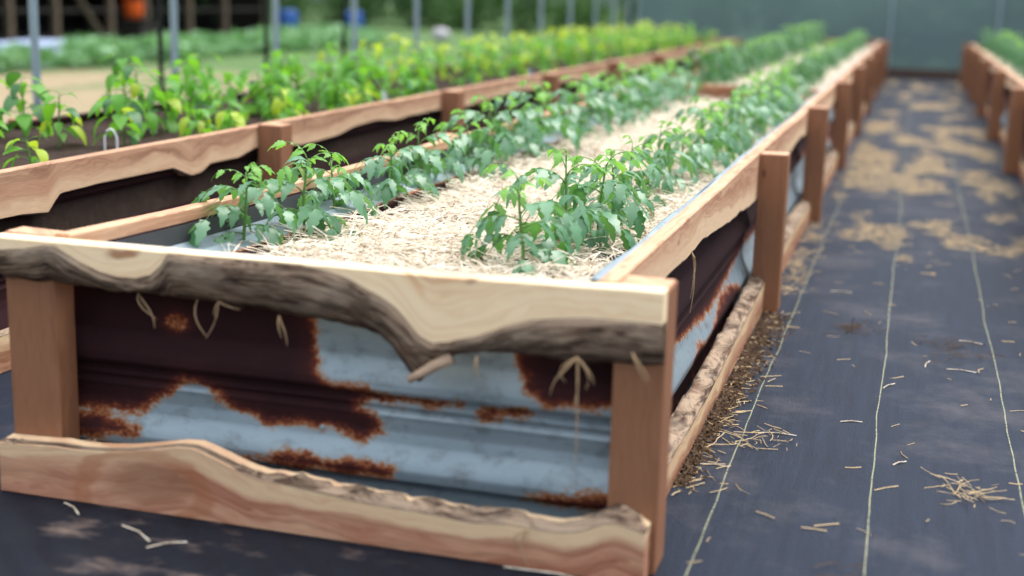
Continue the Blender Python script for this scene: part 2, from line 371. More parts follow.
def live_board(P, S, top, sawn, bark, t, parent, wood, flip=False, name='side_board', end_bevel=0., v_full=False, bark_out=.008, seed=0., bmat=None):
    """plank with one waney edge. top: straight edge z(s); sawn: where the flat face meets the bark; bark: outer limit of the bark"""
    mb = MB(); vs = []; us = []
    rows = []
    for s in S:
        zt, zb, zl = top(s), sawn(s), bark(s)
        c = .003*(1 if not flip else -1)
        sec = [(0, zb), (0, zb+(zt-zb)*.5), (0, zt-c), (.003, zt), (t-.003, zt), (t, zt-c), (t, zl)]
        rows.append((s, zt, zb, zl))
        for d, z in sec:
            vs.append(P(s, d, z)); us.append((s, .01 if (d, z) == (t, zl) else abs(z-zb) + (d if d > .01 else 0)))
    n = 7; fs = []
    for i in range(len(S)-1):
        for k in range(n):
            q = [i*n+k, (i+1)*n+k, (i+1)*n+(k+1) % n, i*n+(k+1) % n]
            fs.append(q)
    fs += [list(range(n)), [(len(S)-1)*n+k for k in range(n)][::-1]]
    mb.add(vs, fs, us)
    o = mb.build(name, wood, parent)
    # bark strip
    bb = MB(); vs = []; us = []; m = 9; has = False
    for s, zt, zb, zl in rows:
        w = abs(zl-zb)
        if w > .006: has = True
        sg = 1 if not flip else -1
        for k in range(m):
            a = k/(m-1); d = t*(a**1.7); z = zb+(zl-zb)*a
            out = bark_out*math.sin(PI*min(1, a*1.05))*min(1, w/.04)
            nz = .5*fbm(s*9+seed, a*3, seed) + .5*fbm(s*30, a*7, seed+3)
            out *= (1+1.2*nz)
            fade = min(1, w/.015)
            d2 = d*fade + .0*(1-fade) - out
            vs.append(P(s, max(d2, -.012) if w > .004 else .004, z - sg*out*.35)); us.append((s, a*w + .0))
        vs.append(P(s, t*.9, zb + sg*.0)); us.append((s, .1))
    n2 = m+1; fs = []
    for i in range(len(S)-1):
        for k in range(n2):
            fs.append([i*n2+k, (i+1)*n2+k, (i+1)*n2+(k+1) % n2, i*n2+(k+1) % n2])
    fs += [list(range(n2)), [(len(S)-1)*n2+k for k in range(n2)][::-1]]
    bb.add(vs, fs, us)
    if has:
        b = bb.build('bark', bmat or BARK, o, smooth=True); b['label'] = 'grey weathered bark edge'
    return o

def post(parent, x0, x1, y0, y1, z1, name='post', tilt=0.):
    mb = MB(); cx = (x0+x1)/2; cy = (y0+y1)/2
    a = random.uniform(-.004, .004)
    mb.box(x0, x1, y0, y1, 0, z1, .004, 'z', u0=random.uniform(0, 3), v0=random.uniform(.1, .6), top=lambda x, y: a*(x-x0)/(x1-x0)+tilt*(y-y0), top_mi=1)
    return mb.build(name, [WOOD_POST, WOOD_SIDE], parent)

def fine_steps(a, b, d): return list(np.linspace(a, b, max(2, int(round((b-a)/d))+1)))
def wig(s, amp, f, seed): return amp*fbm(s*f+seed*7.3, seed)

# ---------------- main bed (near front corner at the origin, runs back along +Y)
bed = empty('raised_bed', (0, 0, 0))
tag(bed, 'long raised bed in the foreground with rusty tin front and live edge boards', 'raised bed', 'raised beds of timber and tin')
PF = lambda s, d, z: (s, d, z)                                   # front side
XL = -1.455
TOP_SAWN = [(-1.43, .545), (-1.37, .552), (-1.325, .562), (-1.296, .562), (-1.237, .533), (-1.19, .516), (-1.147, .509), (-1.107, .510), (-1.071, .521), (-1.047, .542), (-1.038, .556), (-1.028, .570), (-.9, .572), (-.74, .571), (-.722, .567), (-.69, .564), (-.657, .557), (-.625, .549), (-.594, .534), (-.562, .521), (-.534, .505), (-.509, .482), (-.478, .45), (-.453, .437), (-.416, .444), (-.355, .462), (-.305, .485), (-.256, .502), (-.197, .511), (-.14, .517), (-.063, .518), (-.002, .516)]
TOP_BARK = [(-1.43, .474), (-1.309, .471), (-1.211, .469), (-1.092, .467), (-.974, .467), (-.86, .46), (-.768, .454), (-.704, .452), (-.66, .446), (-.617, .438), (-.58, .431), (-.552, .409), (-.53, .382), (-.509, .362), (-.494, .357), (-.479, .365), (-.458, .382), (-.421, .404), (-.363, .418), (-.286, .422), (-.222, .419), (-.162, .417), (-.102, .423), (-.056, .424), (-.002, .433)]
topz = lambda s: H - .006*min(1, max(0, (-s-.05)/.4)) + wig(s, .0015, 3, 2)
live_board(PF, fine_steps(XL, -.002, .006), topz, lambda s: min(topz(s)-.004, interp(TOP_SAWN, s)), lambda s: interp(TOP_BARK, s)+.006*fbm(s*14)-.016*math.exp(-((s+.492)/.022)**2), .042, bed, WOOD_LIGHT, name='front_top_board', bark_out=.010, seed=1.)
BOT_TOP = [(-1.43, .114), (-1.396, .116), (-1.312, .121), (-1.247, .12), (-1.185, .125), (-1.134, .132), (-1.09, .14), (-1.049, .149), (-1.013, .157), (-.977, .158), (-.949, .151), (-.921, .141), (-.885, .128), (-.85, .115), (-.816, .108), (-.779, .107), (-.71, .101), (-.625, .093), (-.581, .09), (-.443, .086), (-.363, .080), (-.282, .088), (-.247, .086), (-.213, .085), (-.178, .086), (-.146, .092), (-.119, .103), (-.096, .116), (-.071, .120), (-.045, .115), (-.025, .110), (-.004, .105)]
barkh = [(-1.43, .004), (-1.2, .002), (-.97, .002), (-.87, .004), (-.8, .010), (-.6, .013), (-.4, .014), (-.30, .016), (-.24, .010), (-.2, .01), (-.13, .012), (-.1, .022), (-.05, .02), (-.004, .006)]
live_board(lambda s, d, z: (s, d-.012, z), fine_steps(XL, -.012, .006), lambda s: .0, lambda s: interp(BOT_TOP, s), lambda s: interp(BOT_TOP, s)+interp(barkh, s)*(1+.5*fbm(s*25)), .052, bed, WOOD_FIGURED, flip=True, name='front_bottom_board', bark_out=.004, seed=4.)
metal_panel('front_corrugated_panel', PF, XL+.09, -.06, front_mask, bed, ds=.008, base=.15)
mb = MB(); mb.tube([(-.415, .012, .408), (-.445, .006, .392), (-.475, .002, .372), (-.500, -.002, .357)], [.013, .012, .010, .008], 9, uv=True)
bs = mb.build('branch_stub', wood_mat('broken_branch_wood', .2, lin(176, 156, 138), lin(150, 128, 112), lin(110, 90, 78)), bed, smooth=True); bs['label'] = 'broken grey branch stub pointing down from the bark'
# screw with washer through the tin
mb = MB(); mb.lathe([(.0, 0), (.011, 0), (.011, .002), (.006, .003), (.006, .007), (.003, .008)], 16)
sc = mb.build('screw', PIPE, bed); sc.location = (-.753, .152, .183); sc.rotation_euler = (PI/2, 0, 0)

POSTS_R = [.042, 2.43, 4.60, 7.0, 9.45, 11.9, 14.3, 16.7, 18.5]
LEFT_X = [(0, -1.332), (.4, -1.285), (1., -1.255), (2.4, -1.24), (4., -1.225), (7., -1.21), (19., -1.21)]
for i, y in enumerate(POSTS_R):
    h = H-.002 if i == 0 else H + random.uniform(-.004, .012)
    post(bed, -.1, 0., y, y+.1, h, 'post')
    xo = interp(LEFT_X, y)
    post(bed, XL if i == 0 else xo-.1, -1.332 if i == 0 else xo, y, y+(.07 if i == 0 else .1), h, 'post')
# side boards, bay by bay
TOPLOW = [(.1, .488), (.4, .486), (.721, .483), (.9, .474), (1.074, .478), (1.159, .482), (1.25, .470), (1.33, .469), (1.6, .45), (1.87, .435), (1.95, .440), (2.024, .431), (2.2, .42), (2.469, .41), (3., .43), (3.6, .47), (4.6, .45)]
BOTTOPS = [(.1, .10), (.6, .095), (1.0, .088), (1.3, .092), (1.5, .10), (1.9, .11), (2.1, .12), (2.4, .13)]
ends = [0.05] + [y+.05 for y in POSTS_R[1:]]
ends[-1] += .05
railz = lambda s: H - .001 + wig(s, .008, .5, 5) - .006*math.exp(-((s-6.2)/.8)**2)
for side in (1, -1):
    for i in range(len(ends)-1):
        a, b = ends[i], ends[i+1]
        a2 = a if i else .045
        if side == 1: P = lambda s, d, z: (-.100 + wig(s, .006, .6, 9)*(1 if s > .5 else 0) - d, s, z)
        else: P = lambda s, d, z: (interp(LEFT_X, s) + d, s, z)
        st = .012 if i < 1 else .03 if i < 3 else .08
        sd = i*3.1+side*11
        if side == 1 and i == 0:
            zb = lambda s: interp(TOPLOW, s)+.004*fbm(s*9)
        else:
            zb = lambda s, sd=sd: .455+.035*fbm(s*1.1+sd, sd)
        if side == -1 and i == 0: zb = lambda s: .512-.05*min(1, max(0, s-.3))
        live_board(P, fine_steps(a2, b-.002, st), railz, zb, lambda s, zb=zb: zb(s)-.010-.012*(.5+fbm(s*7, 4.)), .038, bed, WOOD_SIDE, name='side_top_board', bark_out=.003, seed=sd)
        if side == 1: P2 = lambda s, d, z: (-.052 - d, s, z)
        else: P2 = lambda s, d, z: (interp(LEFT_X, s)-.03 + d, s, z)
        zt = (lambda s: interp(BOTTOPS, s)-.02+.006*fbm(s*6)) if i == 0 else (lambda s, sd=sd: .105+.025*fbm(s*1.4+sd, sd))
        live_board(P2, fine_steps(a2, b-.002, st), lambda s: 0., zt, lambda s, zt=zt: zt(s)+.022+.014*fbm(s*8, 2.), .05, bed, WOOD, flip=True, name='side_bottom_board', bark_out=.006, seed=sd+1)
        if side == 1:
            PM = lambda s, d, z: (-d, s, z+.022*(1 if z > .5 else z/.5))
            metal_panel('side_corrugated_panel', PM, a2+.02 if i else .156, b, side_mask if i < 3 else mixed_mask(i), bed, ds=.03 if i < 2 else .1, base=.152)
        else:
            PM = lambda s, d, z: (interp(LEFT_X, s)-.11+.002+d, s, z)
            metal_panel('side_corrugated_panel', PM, a2+.02 if i else .156, b, mixed_mask(40+i), bed, ds=.05 if i < 2 else .1, base=.152)
# inner folded tin along the left side (pale face, rusty lip)
LIP = MB(); vs = []; Sx = fine_steps(.17, 6.45, .03); lipr = []
LP = [(.052, .548), (.054, .505), (.066, .500), (.105, .492), (.118, .497), (.130, .490), (.168, .484), (.176, .478), (.174, .440)]
for s in Sx:
    for k, (d, z) in enumerate(LP):
        vs.append((interp(LEFT_X, s)+d+.006*fbm(s*1.5, 3.)*(k > 2), s, z+.004*fbm(s*2., k*.2)*(k > 5)))
        lipr.append(.15 if k < 6 else (.46 if k == 6 else .8))
n = len(LP); LIP.add(vs, [[i*n+j, (i+1)*n+j, (i+1)*n+j+1, i*n+j+1] for i in range(len(Sx)-1) for j in range(n-1)])
LIP.m = [1 if (k % (n-1)) == 0 else 0 for k in range(len(LIP.m))]  # upright strip at the top of the fold takes the darker tin
lo = LIP.build('inner_tin_lip', [RUST, flat_mat('dark_tin', lin(72, 74, 78), .6, .2, .5, 14)], bed); rust_attr(lo, lipr); md = lo.modifiers.new('sheet', 'SOLIDIFY'); md.thickness = .0015
lo['label'] = 'pale folded tin with rusty brown lip'
TE = MB(); vs = []; Sx = fine_steps(.07, 18.4, .04); tr = []
for s in Sx:
    x0 = -.140 + wig(s, .006, .6, 9)*(1 if s > .5 else 0); w_ = .018+.006*math.sin(s*9)*(.5+fbm(s*.8))
    for (d, z) in ((0, -.06), (.001, -.006), (w_*.6, -.003), (w_, -.008), (w_+.002, -.07)): vs.append((x0-d, s, railz(s)+z)); tr.append(.12+.12*fbm(s*2.))
TE.add(vs, [[i*5+j, (i+1)*5+j, (i+1)*5+j+1, i*5+j+1] for i in range(len(Sx)-1) for j in range(4)])
te = TE.build('tin_top_edge', RUST, bed); rust_attr(te, tr); md = te.modifiers.new('sheet', 'SOLIDIFY'); md.thickness = .001
te['label'] = 'pale zinc edge of the tin lining behind the board'
# cross board and far end
mb = MB(); mb.box(-1.17, -.155, 6.53, 6.57, .30, H-.02, .004, 'x', top=lambda x, y: .006*fbm(x*3)); mb.build('cross_board', WOOD, bed)
mb = MB(); mb.box(-1.3, -.002, 18.60, 18.64, .42, H, .004, 'x'); mb.build('end_board', WOOD, bed)
mb = MB(); mb.box(-1.3, -.002, 18.60, 18.64, 0, .12, .004, 'x'); mb.build('end_board', WOOD, bed)
metal_panel('end_corrugated_panel', lambda s, d, z: (s, 18.75-d, z), -1.3, -.02, mixed_mask(80), bed, ds=.06, base=.16)

def surf(name, x0, x1, y0, y1, zf, dx, mat, skirt=.12, edge=None):
    nx_ = max(2, int((x1-x0)/dx)); ny_ = max(2, int((y1-y0)/dx))
    xs = np.linspace(x0, x1, nx_+1); ys = np.linspace(y0, y1, ny_+1); vs = []
    for y in ys:
        for x in xs: vs.append((x, y, zf(x, y)))
    n = nx_+1; fs = [[j*n+i, j*n+i+1, (j+1)*n+i+1, (j+1)*n+i] for j in range(ny_) for i in range(nx_)]
    mb = MB(); mb.add(vs, fs)
    # skirt closes the heap into a solid
    loop = [i for i in range(n)] + [(j*n+n-1) for j in range(1, ny_+1)] + [ny_*n+i for i in range(n-2, -1, -1)] + [j*n for j in range(ny_-1, 0, -1)]
    base = [(vs[i][0], vs[i][1], min(v[2] for v in vs)-skirt) for i in loop]
    m = len(loop); allv = [vs[i] for i in loop] + base
    mb.add(allv, [[k, m+k, m+(k+1) % m, (k+1) % m] for k in range(m)] + [[m+k for k in range(m)]])
    return mb.build(name, mat, smooth=True)
def soil_z(x, y): return .452 + .012*fbm(x*6, y*6) + .006*fbm(x*22, y*22)
def straw_z(x, y):
    z = .467 + .022*fbm(x*2.2, y*2.2, 5.) + .010*fbm(x*9, y*9, 2.) + .006*fbm(x*30, y*30, 1.)
    lx = -1.045 + .05*fbm(y*1.6, 8.)
    z -= .05*max(0, min(1, (lx-x)/.05))                       # bare soil along the tin lip
    z -= .05*max(0, fbm(x*1.5, y*2.6, 11.)-.34)*4
    z -= .03*max(0, fbm(x*9, y*9, 21.)-.38)*6
    z -= .06*math.exp(-((y-2.72-.22*(x+.6)-.08*fbm(x*6, 3.))/.07)**2)*(1 if fbm(x*5, 4.) > -.12 else .2)      # torn gap across the mulch
    return z
so = surf('garden_soil', -1.20, -.156, .16, 18.55, soil_z, .06, SOIL, .15)
tag(so, 'dark soil showing between the straw in the foreground bed', 'soil', kind='stuff')
so = surf('straw_mulch', -1.17, -.158, .17, 6.50, straw_z, .025, STRAW_MAT, .03)
tag(so, 'pale straw mulch covering the near section of the foreground bed', 'straw mulch', kind='stuff')
so = surf('straw_mulch', -1.17, -.158, 6.60, 18.5, lambda x, y: .487+.02*fbm(x*3, y*3, 2.), .05, STRAW_MAT, .03)
tag(so, 'pale straw mulch beyond the cross board of the foreground bed', 'straw mulch', kind='stuff')

def stalks(name, xs, ys, zs, lens, rad, mat, pitch=.18, curve=.25, nseg=3, xlim=None):
    N = len(xs); th = RNG.uniform(0, 2*PI, N); pi_ = RNG.normal(0, pitch, N); cv = RNG.normal(0, curve, N)
    pts = np.zeros((N, nseg+1, 3)); p = np.stack([xs, ys, zs], 1); step = (lens/nseg)[:, None]
    for k in range(nseg+1):
        pts[:, k] = p
        a = th + cv*k
        d = np.stack([np.cos(a)*np.cos(pi_), np.sin(a)*np.cos(pi_), np.sin(pi_)*(1-.8*k/nseg)], 1); p = p + d*step
    pts[:, :, 2] = np.maximum(pts[:, :, 2], (zs-.012)[:, None])
    if xlim: pts[:, :, 0] = np.clip(pts[:, :, 0], *xlim)
    side = np.stack([-np.sin(th), np.cos(th), np.zeros(N)], 1)[:, None, :]*rad[:, None, None]
    up = np.array([0, 0, 1.])[None, None, :]*rad[:, None, None]*1.2
    V = np.stack([pts-side, pts+side, pts+up], 2).reshape(-1, 3)                 # N*(nseg+1)*3
    base = (np.arange(N)*(nseg+1)*3)[:, None, None, None]
    k = (np.arange(nseg)*3)[None, :, None, None]; j = np.arange(3)[None, None, :, None]; jn = (np.arange(3)+1)[None, None, :, None] % 3
    F = np.concatenate([base+k+j, base+k+jn, base+k+3+jn, base+k+3+j], 3).reshape(-1, 4)
    me = bpy.data.meshes.new(name); me.from_pydata(V.tolist(), [], F.tolist()); me.materials.append(mat); me.update()
    o = bpy.data.objects.new(name, me); C.objects.link(o); return o
def straw_on(n, x0, x1, y0, y1, zf, zmin=None):
    xs = RNG.uniform(x0, x1, n); ys = RNG.uniform(y0, y1, n); zs = np.array([zf(a, b) for a, b in zip(xs, ys)])
    if zmin: k = zs > zmin; xs, ys, zs = xs[k], ys[k], zs[k]
    return xs, ys, zs
a = straw_on(21000, -1.13, -.19, .19, 3.2, straw_z, .448); b = straw_on(6000, -1.13, -.19, 3.2, 6.4, straw_z, .448)
xs, ys, zs = [np.concatenate(q) for q in zip(a, b)]
o = stalks('loose_straw', xs, ys, zs+RNG.uniform(0, .014, len(xs)), RNG.uniform(.03, .16, len(xs)), RNG.uniform(.0009, .0021, len(xs)), STRAW, pitch=.26, curve=.35, xlim=(-1.15, -.172))
tag(o, 'loose pale straw stalks on the near section of the foreground bed', 'straw', kind='stuff')
xs, ys, zs = straw_on(6000, -1.14, -.19, 6.65, 18.3, lambda x, y: .492)
o = stalks('loose_straw', xs, ys, zs+RNG.uniform(0, .01, len(xs)), RNG.uniform(.05, .16, len(xs)), RNG.uniform(.0012, .0024, len(xs)), STRAW, nseg=2, xlim=(-1.15, -.172))
tag(o, 'loose pale straw stalks beyond the cross board of the foreground bed', 'straw', kind='stuff')
# litter on the fabric
LIT = flat_mat('dry_litter', lin(212, 186, 146), .8, 0, .5, 40, .2)
n = 34000; xs = RNG.uniform(.02, 1.03, n); ys = RNG.uniform(3.4, 18.5, n)**1.0
k = np.array([fbm(a*3.2, b*1.0, 3.) + .22*math.exp(-((b-7.6)/1.6)**2) + .12*(b > 9) for a, b in zip(xs, ys)]) > .16+.20*(ys > 10.)
xs, ys = xs[k], ys[k]
n1 = 520; x1 = np.abs(RNG.normal(0, .045, n1))-.04; y1 = RNG.uniform(.5, 4.6, n1); kk = np.array([fbm(b*1.7, 9.) > -.22 for b in y1]); x1, y1 = x1[kk], y1[kk]
n2 = 90; x2 = RNG.uniform(.03, 1.0, n2); y2 = RNG.uniform(-1., 4., n2)
xs = np.concatenate([xs, x1, x2]); ys = np.concatenate([ys, y1, y2])
o = stalks('straw_litter', xs, ys, RNG.uniform(.001, .006, len(xs)), RNG.uniform(.015, .07, len(xs)), RNG.uniform(.0006, .0016, len(xs)), LIT, pitch=.06, nseg=2)
tag(o, 'scattered tan straw and chaff lying on the aisle fabric', 'straw litter', kind='stuff')
CHIP = flat_mat('brown_chaff', lin(104, 84, 68), .9, 0, .7, 60, .1)
n = 1900; y = RNG.uniform(.55, 2.4, n); x = np.abs(RNG.normal(0, 1, n))*(.012+.020*np.clip(y-.5, 0, 1.5))-.045
o = stalks('wood_chip_litter', x, y, RNG.uniform(0, .006, n), RNG.uniform(.006, .02, n), RNG.uniform(.0015, .004, n), CHIP, pitch=.3, nseg=1)
tag(o, 'brown wood chips and chaff along the foot of the foreground bed', 'wood chips', kind='stuff')
for (cx, cy, n, r, lab) in ((.281, 2.283, 60, .03, 'small brown tuft of dry straw in the middle of the aisle'), (.127, .97, 26, .035, 'few straw bits by the left seam of the fabric'),
        (.599, .733, 46, .035, 'spiky dry grass tuft at the lower right of the aisle'), (.348, .152, 16, .02, 'small curled dry leaf scrap near the bottom of the aisle'),
        (.60, 2.1, 60, .07, 'loose patch of tan chaff on the right of the aisle'), (.06, .93, 14, .03, 'single bent straw wisp on the left seam')):
    nn = n
    o = stalks('dry_grass_tuft', RNG.normal(cx, r, nn), RNG.normal(cy, r*1.3, nn), RNG.uniform(.001, .010, nn), RNG.uniform(.02, .08, nn), RNG.uniform(.0006, .0013, nn), LIT if nn % 4 else CHIP, pitch=.3)
    tag(o, lab, 'dry grass', kind='stuff')
for i, (x, y, a, L) in enumerate([(.41, 1.60, 1.1, .07), (.66, 2.25, -.3, .08), (.62, 1.86, -.1, .09), (.14, 1.02, .1, .1), (.02, .72, 0, .07), (.52, 1.9, 1.4, .08), (.32, 1.2, .3, .06), (.2, 2.9, .1, .08), (.45, .9, .9, .05),
                                    (-1.05, -.12, -.5, .11), (-.96, -.15, .7, .08), (-1.25, -.05, -.6, .08), (-.18, -.03, -.1, .22)]):
    mb = MB(); mb.tube([(-L/2, 0, .002), (0, L*.06, .004), (L/2, 0, .002)], .0016, 5)
    o = mb.build('straw_piece', STRAW, loc=(x, y, 0)); o.rotation_euler = (0, 0, a)
    tag(o, 'single pale straw stalk lying flat on the black fabric', 'straw', 'single straw stalks on the fabric')

# dry roots and grass hanging from the bark
WISP = flat_mat('dried_root', lin(186, 156, 122), .8, 0, .4, 30, .2)
def wisp(x, y, z, strands, lab, sp=.02):
    mb = MB()
    for (dx, dz, bend) in strands:
        pts = [(0, 0, 0)]
        for k in range(1, 6):
            t = k/5; pts.append((dx*t+bend*math.sin(t*PI), -.004-.006*math.sin(t*3), dz*t))
        mb.tube(pts, [.0016, .0017, .0016, .0014, .0012, .0006], 5)
    o = mb.build('dried_root_wisp', WISP, loc=(x, y, z)); tag(o, lab, 'dried root', 'dry roots hanging from the bark edge'); return o
wisp(-.16, -.004, .44, [(-.02, -.05, -.02), (-.05, -.08, -.01), (.005, -.22, .004), (.02, -.06, .015), (-.005, -.11, .008), (.035, -.05, .01), (-.035, -.045, .0)], 'thick bunch of dry grass hanging from the bark near the corner post')
wisp(-.055, -.006, .46, [(.03, -.055, .0), (.036, -.05, .004)], 'short pair of pale strands on the bark right beside the corner post')
wisp(-1.12, .03, .47, [(.04, -.07, .015), (.045, -.05, -.01)], 'thin curved root strand hanging left of centre over the maroon tin')
wisp(-.98, .03, .47, [(.02, -.075, -.01)], 'single pale root curling down over the orange rust spot')
wisp(-.93, .03, .47, [(-.03, -.08, .01), (-.01, -.03, .0), (.05, -.012, .0)], 'forked brown root strand right of the orange rust spot')
wisp(-.79, .02, .455, [(.008, -.045, .0), (.02, -.06, .008)], 'short root tuft where the maroon tin meets the blue tin')
wisp(-.36, .0, .42, [(.0, -.045, .004), (-.006, -.04, .0)], 'tiny straw tuft under the bark right of the knot spur')
wisp(-.245, -.016, .085, [(-.02, -.03, -.012), (.008, -.075, -.012)], 'white curled strand on the face of the front bottom board')
w = wisp(-.10, .95, .48, [(.0, -.16, .01), (.01, -.08, .012), (-.01, -.12, .0), (.004, -.07, -.01)], 'dry straw bunch hanging over the maroon tin beside the aisle'); w.rotation_euler = (0, 0, PI/2)

# ------------------------------------------------------------------ plants
def leaflet(mb, base, az, droop, L, W, fold=.35, curl=.6, mi=0, teeth=True, n=8):
    """one blade starting at base, heading az, bending down"""
    vs = []; ca, sa = math.cos(az), math.sin(az); x = 0.; z = 0.; ang = droop
    for k in range(n+1):
        t = k/n
        w = W*math.sin(PI*min(1, (t**.75)*.97+.02))*(1.0 if not teeth else (1.25 if k % 2 else .78))
        if k == n: w = .0008
        for sgn in (-1, 0, 1):
            lx = x - abs(sgn)*w*.18; ly = sgn*w; lz = z + abs(sgn)*w*fold
            vs.append((base[0]+lx*ca-ly*sa, base[1]+lx*sa+ly*ca, base[2]+lz))
        st = L/n; x += st*math.cos(ang); z -= st*math.sin(ang); ang += curl/n
    fs = []
    for k in range(n):
        for c in (0, 1): fs.append([k*3+c, (k+1)*3+c, (k+1)*3+c+1, k*3+c+1])
    mb.add(vs, fs, None, mi)
def tomato_leaf(mat, seed, pairs=3, L=.15, name='leaf'):
    r = random.Random(seed); mb = MB(); n = 8; pts = []; x = 0; z = 0; ang = -.45+r.uniform(-.15, .15)
    yb = r.uniform(-.25, .25)
    tot = 1.5+r.uniform(-.2, .5)
    for k in range(n+1):
        pts.append((x, yb*x*x/L*2, z)); st = L/n; x += st*math.cos(ang); z -= st*math.sin(ang); ang += tot/n
    mb.tube(pts, [.0019-.0012*k/n for k in range(n+1)], 4, 1)
    for p in range(pairs):
        k = 2 + int((n-3)*p/(pairs-1 if pairs > 1 else 1)); pt = pts[min(k, n-1)]
        sz = L*(.36+.12*math.sin(PI*(p+.6)/pairs))*r.uniform(.85, 1.15)
        for sg in (-1, 1):
            leaflet(mb, pt, sg*r.uniform(.75, 1.2), .15+.5*k/n+r.uniform(-.15, .35), sz, sz*.21, .3, r.uniform(.6, 1.3))
    leaflet(mb, pts[-1], yb*.6, min(1.1, ang-.3), L*.5, L*.115, .3, .9)
    for p in range(2):
        pt = pts[3+2*p]
        for sg in (-1, 1): leaflet(mb, pt, sg*1.4, .3, L*.12, L*.04, .3, .6, n=3)
    me = mb.build(name, [mat, STEM], smooth=True); d = me.data; bpy.data.objects.remove(me); return d
def ovate_leaf(mat, seed, L=.085, name='leaf'):
    r = random.Random(seed); mb = MB()
    mb.tube([(0, 0, 0), (L*.2, 0, .006), (L*.42, 0, .004)], [.0015, .0013, .001], 4, 1)
    leaflet(mb, (L*.42, 0, .004), 0, r.uniform(.2, .5), L, L*.27, r.uniform(.15, .4), r.uniform(.7, 1.6), teeth=False, n=7)
    me = mb.build(name, [mat, STEM], smooth=True); d = me.data; bpy.data.objects.remove(me); return d
TL = [tomato_leaf(TOMATO, 10+i) for i in range(5)]; TY = [tomato_leaf(TOMATO_YOUNG, 30+i, 2, .09) for i in range(3)]; TF = [tomato_leaf(TOMATO_FAR, 60+i) for i in range(4)]
PL = [ovate_leaf(PEPPER, 1+i) for i in range(4)]; PY = [ovate_leaf(PEPPER_YELLOW, 11+i) for i in range(3)]; PD = [ovate_leaf(PEPPER_DARK, 21+i) for i in range(2)]

def stem_mesh(h, seed, r0=.0042, lean=.12):
    r = random.Random(seed); mb = MB(); ax, ay = r.uniform(-lean, lean), r.uniform(-lean, lean)
    pts = [(ax*t*t*h+.004*math.sin(t*7+seed), ay*t*t*h, -.03+(h+.03)*t) for t in (0, .2, .4, .6, .8, 1)]
    mb.tube(pts, [r0, r0, r0*.95, r0*.85, r0*.7, r0*.5], 7)
    o = mb.build('stem', STEM, smooth=True); d = o.data; bpy.data.objects.remove(o); return d, (lambda t: (ax*t*t*h, ay*t*t*h, h*t))
def plan_leaves(r, h, n, kind, size):
    out = []; az = r.uniform(0, 2*PI)
    for k in range(n):
        t = .22+.78*(k/(n-1)); az += 2.4+r.uniform(-.4, .4)
        if kind == 'tomato':
            young = t > .8
            out.append((t, az, -(.1+.75*max(0, t-.55)*1.6)+r.uniform(-.15, .25), (r.choice(TY) if young else r.choice(TL)), size*(.75+.45*math.sin(PI*min(1, .25+t*.6)))*r.uniform(.85, 1.15)))
        elif kind == 'tomato_far':
            out.append((t, az, -(.6*max(0, t-.5))+r.uniform(-.2, .3), r.choice(TF) if t < .9 else r.choice(TY), size*r.uniform(.85, 1.2)))
        else:
            me = r.choice(PL+PL+PD+PL+PY[:1]) if kind == 'pepper' else r.choice(PY+PY+PL+PL) if kind == 'pepper_yellow' else r.choice(PD+PD+PL)
            out.append((t, az, -.2+r.uniform(-.3, .8)-.4*max(0, t-.8), me, size*r.uniform(.7, 1.25)))
    return out
def plant(name, x, y, z, h, n, kind, size, seed, split=True):
    r = random.Random(seed); root = empty(name, (x, y, z), r.uniform(0, 2*PI)); sm, at = stem_mesh(h, seed)
    so = bpy.data.objects.new('stem', sm); C.objects.link(so); so.parent = root
    plan = plan_leaves(r, h, n, kind, size)
    if split:
        for t, az, tilt, me, s in plan: inst(me, 'leaf', root, at(t), (r.uniform(-.25, .25), tilt, az), s)
    else:
        mats = []; V = []; F = []; MI = []
        for t, az, tilt, me, s in plan:
            M = Matrix.Translation(at(t)) @ Euler((r.uniform(-.25, .25), tilt, az)).to_matrix().to_4x4() @ Matrix.Scale(s, 4)
            off = len(V); V += [tuple(M @ v.co) for v in me.vertices]
            idx = []
            for m_ in me.materials:
                if m_ not in mats: mats.append(m_)
                idx.append(mats.index(m_))
            for p in me.polygons: F.append([off+i for i in p.vertices]); MI.append(idx[p.material_index])
        m2 = bpy.data.meshes.new('foliage'); m2.from_pydata(V, [], F)
        for m_ in mats: m2.materials.append(m_)
        m2.polygons.foreach_set('material_index', MI); m2.polygons.foreach_set('use_smooth', [True]*len(F)); m2.update()
        fo = bpy.data.objects.new('foliage', m2); C.objects.link(fo); fo.parent = root
    return root
def copy_tree(o, loc, rz, s=1.):
    c = o.copy(); C.objects.link(c); c.location = loc; c.rotation_euler = (0, 0, rz); c.scale = (s, s, s)
    for ch in o.children:
        d = ch.copy(); C.objects.link(d); d.parent = c
    return c
ORD = ['first', 'second', 'third', 'fourth', 'fifth', 'sixth', 'seventh', 'eighth', 'ninth', 'tenth', 'eleventh', 'twelfth', 'thirteenth', 'fourteenth', 'fifteenth', 'sixteenth', 'seventeenth', 'eighteenth', 'nineteenth', 'twentieth']
left = [(-1.15, .56, .20, .85), (-1.085, .76, .215, .95), (-1.15, 1.10, .17, .8), (-1.10, 1.42, .19, .8), (-1.13, 1.75, .20, .85), (-1.06, 2.05, .18, .8), (-1.09, 2.42, .22, .95), (-1.04, 2.75, .2, .9), (-1.10, 3.1, .23, 1.), (-1.05, 3.5, .22, 1.), (-1.08, 3.9, .22, .95), (-1.05, 4.3, .2, .95), (-1.1, 4.7, .22, .95), (-1.05, 5.1, .22, 1.), (-1.08, 5.5, .2, 1.), (-1.05, 5.9, .22, 1.), (-1.08, 6.25, .22, 1.)]
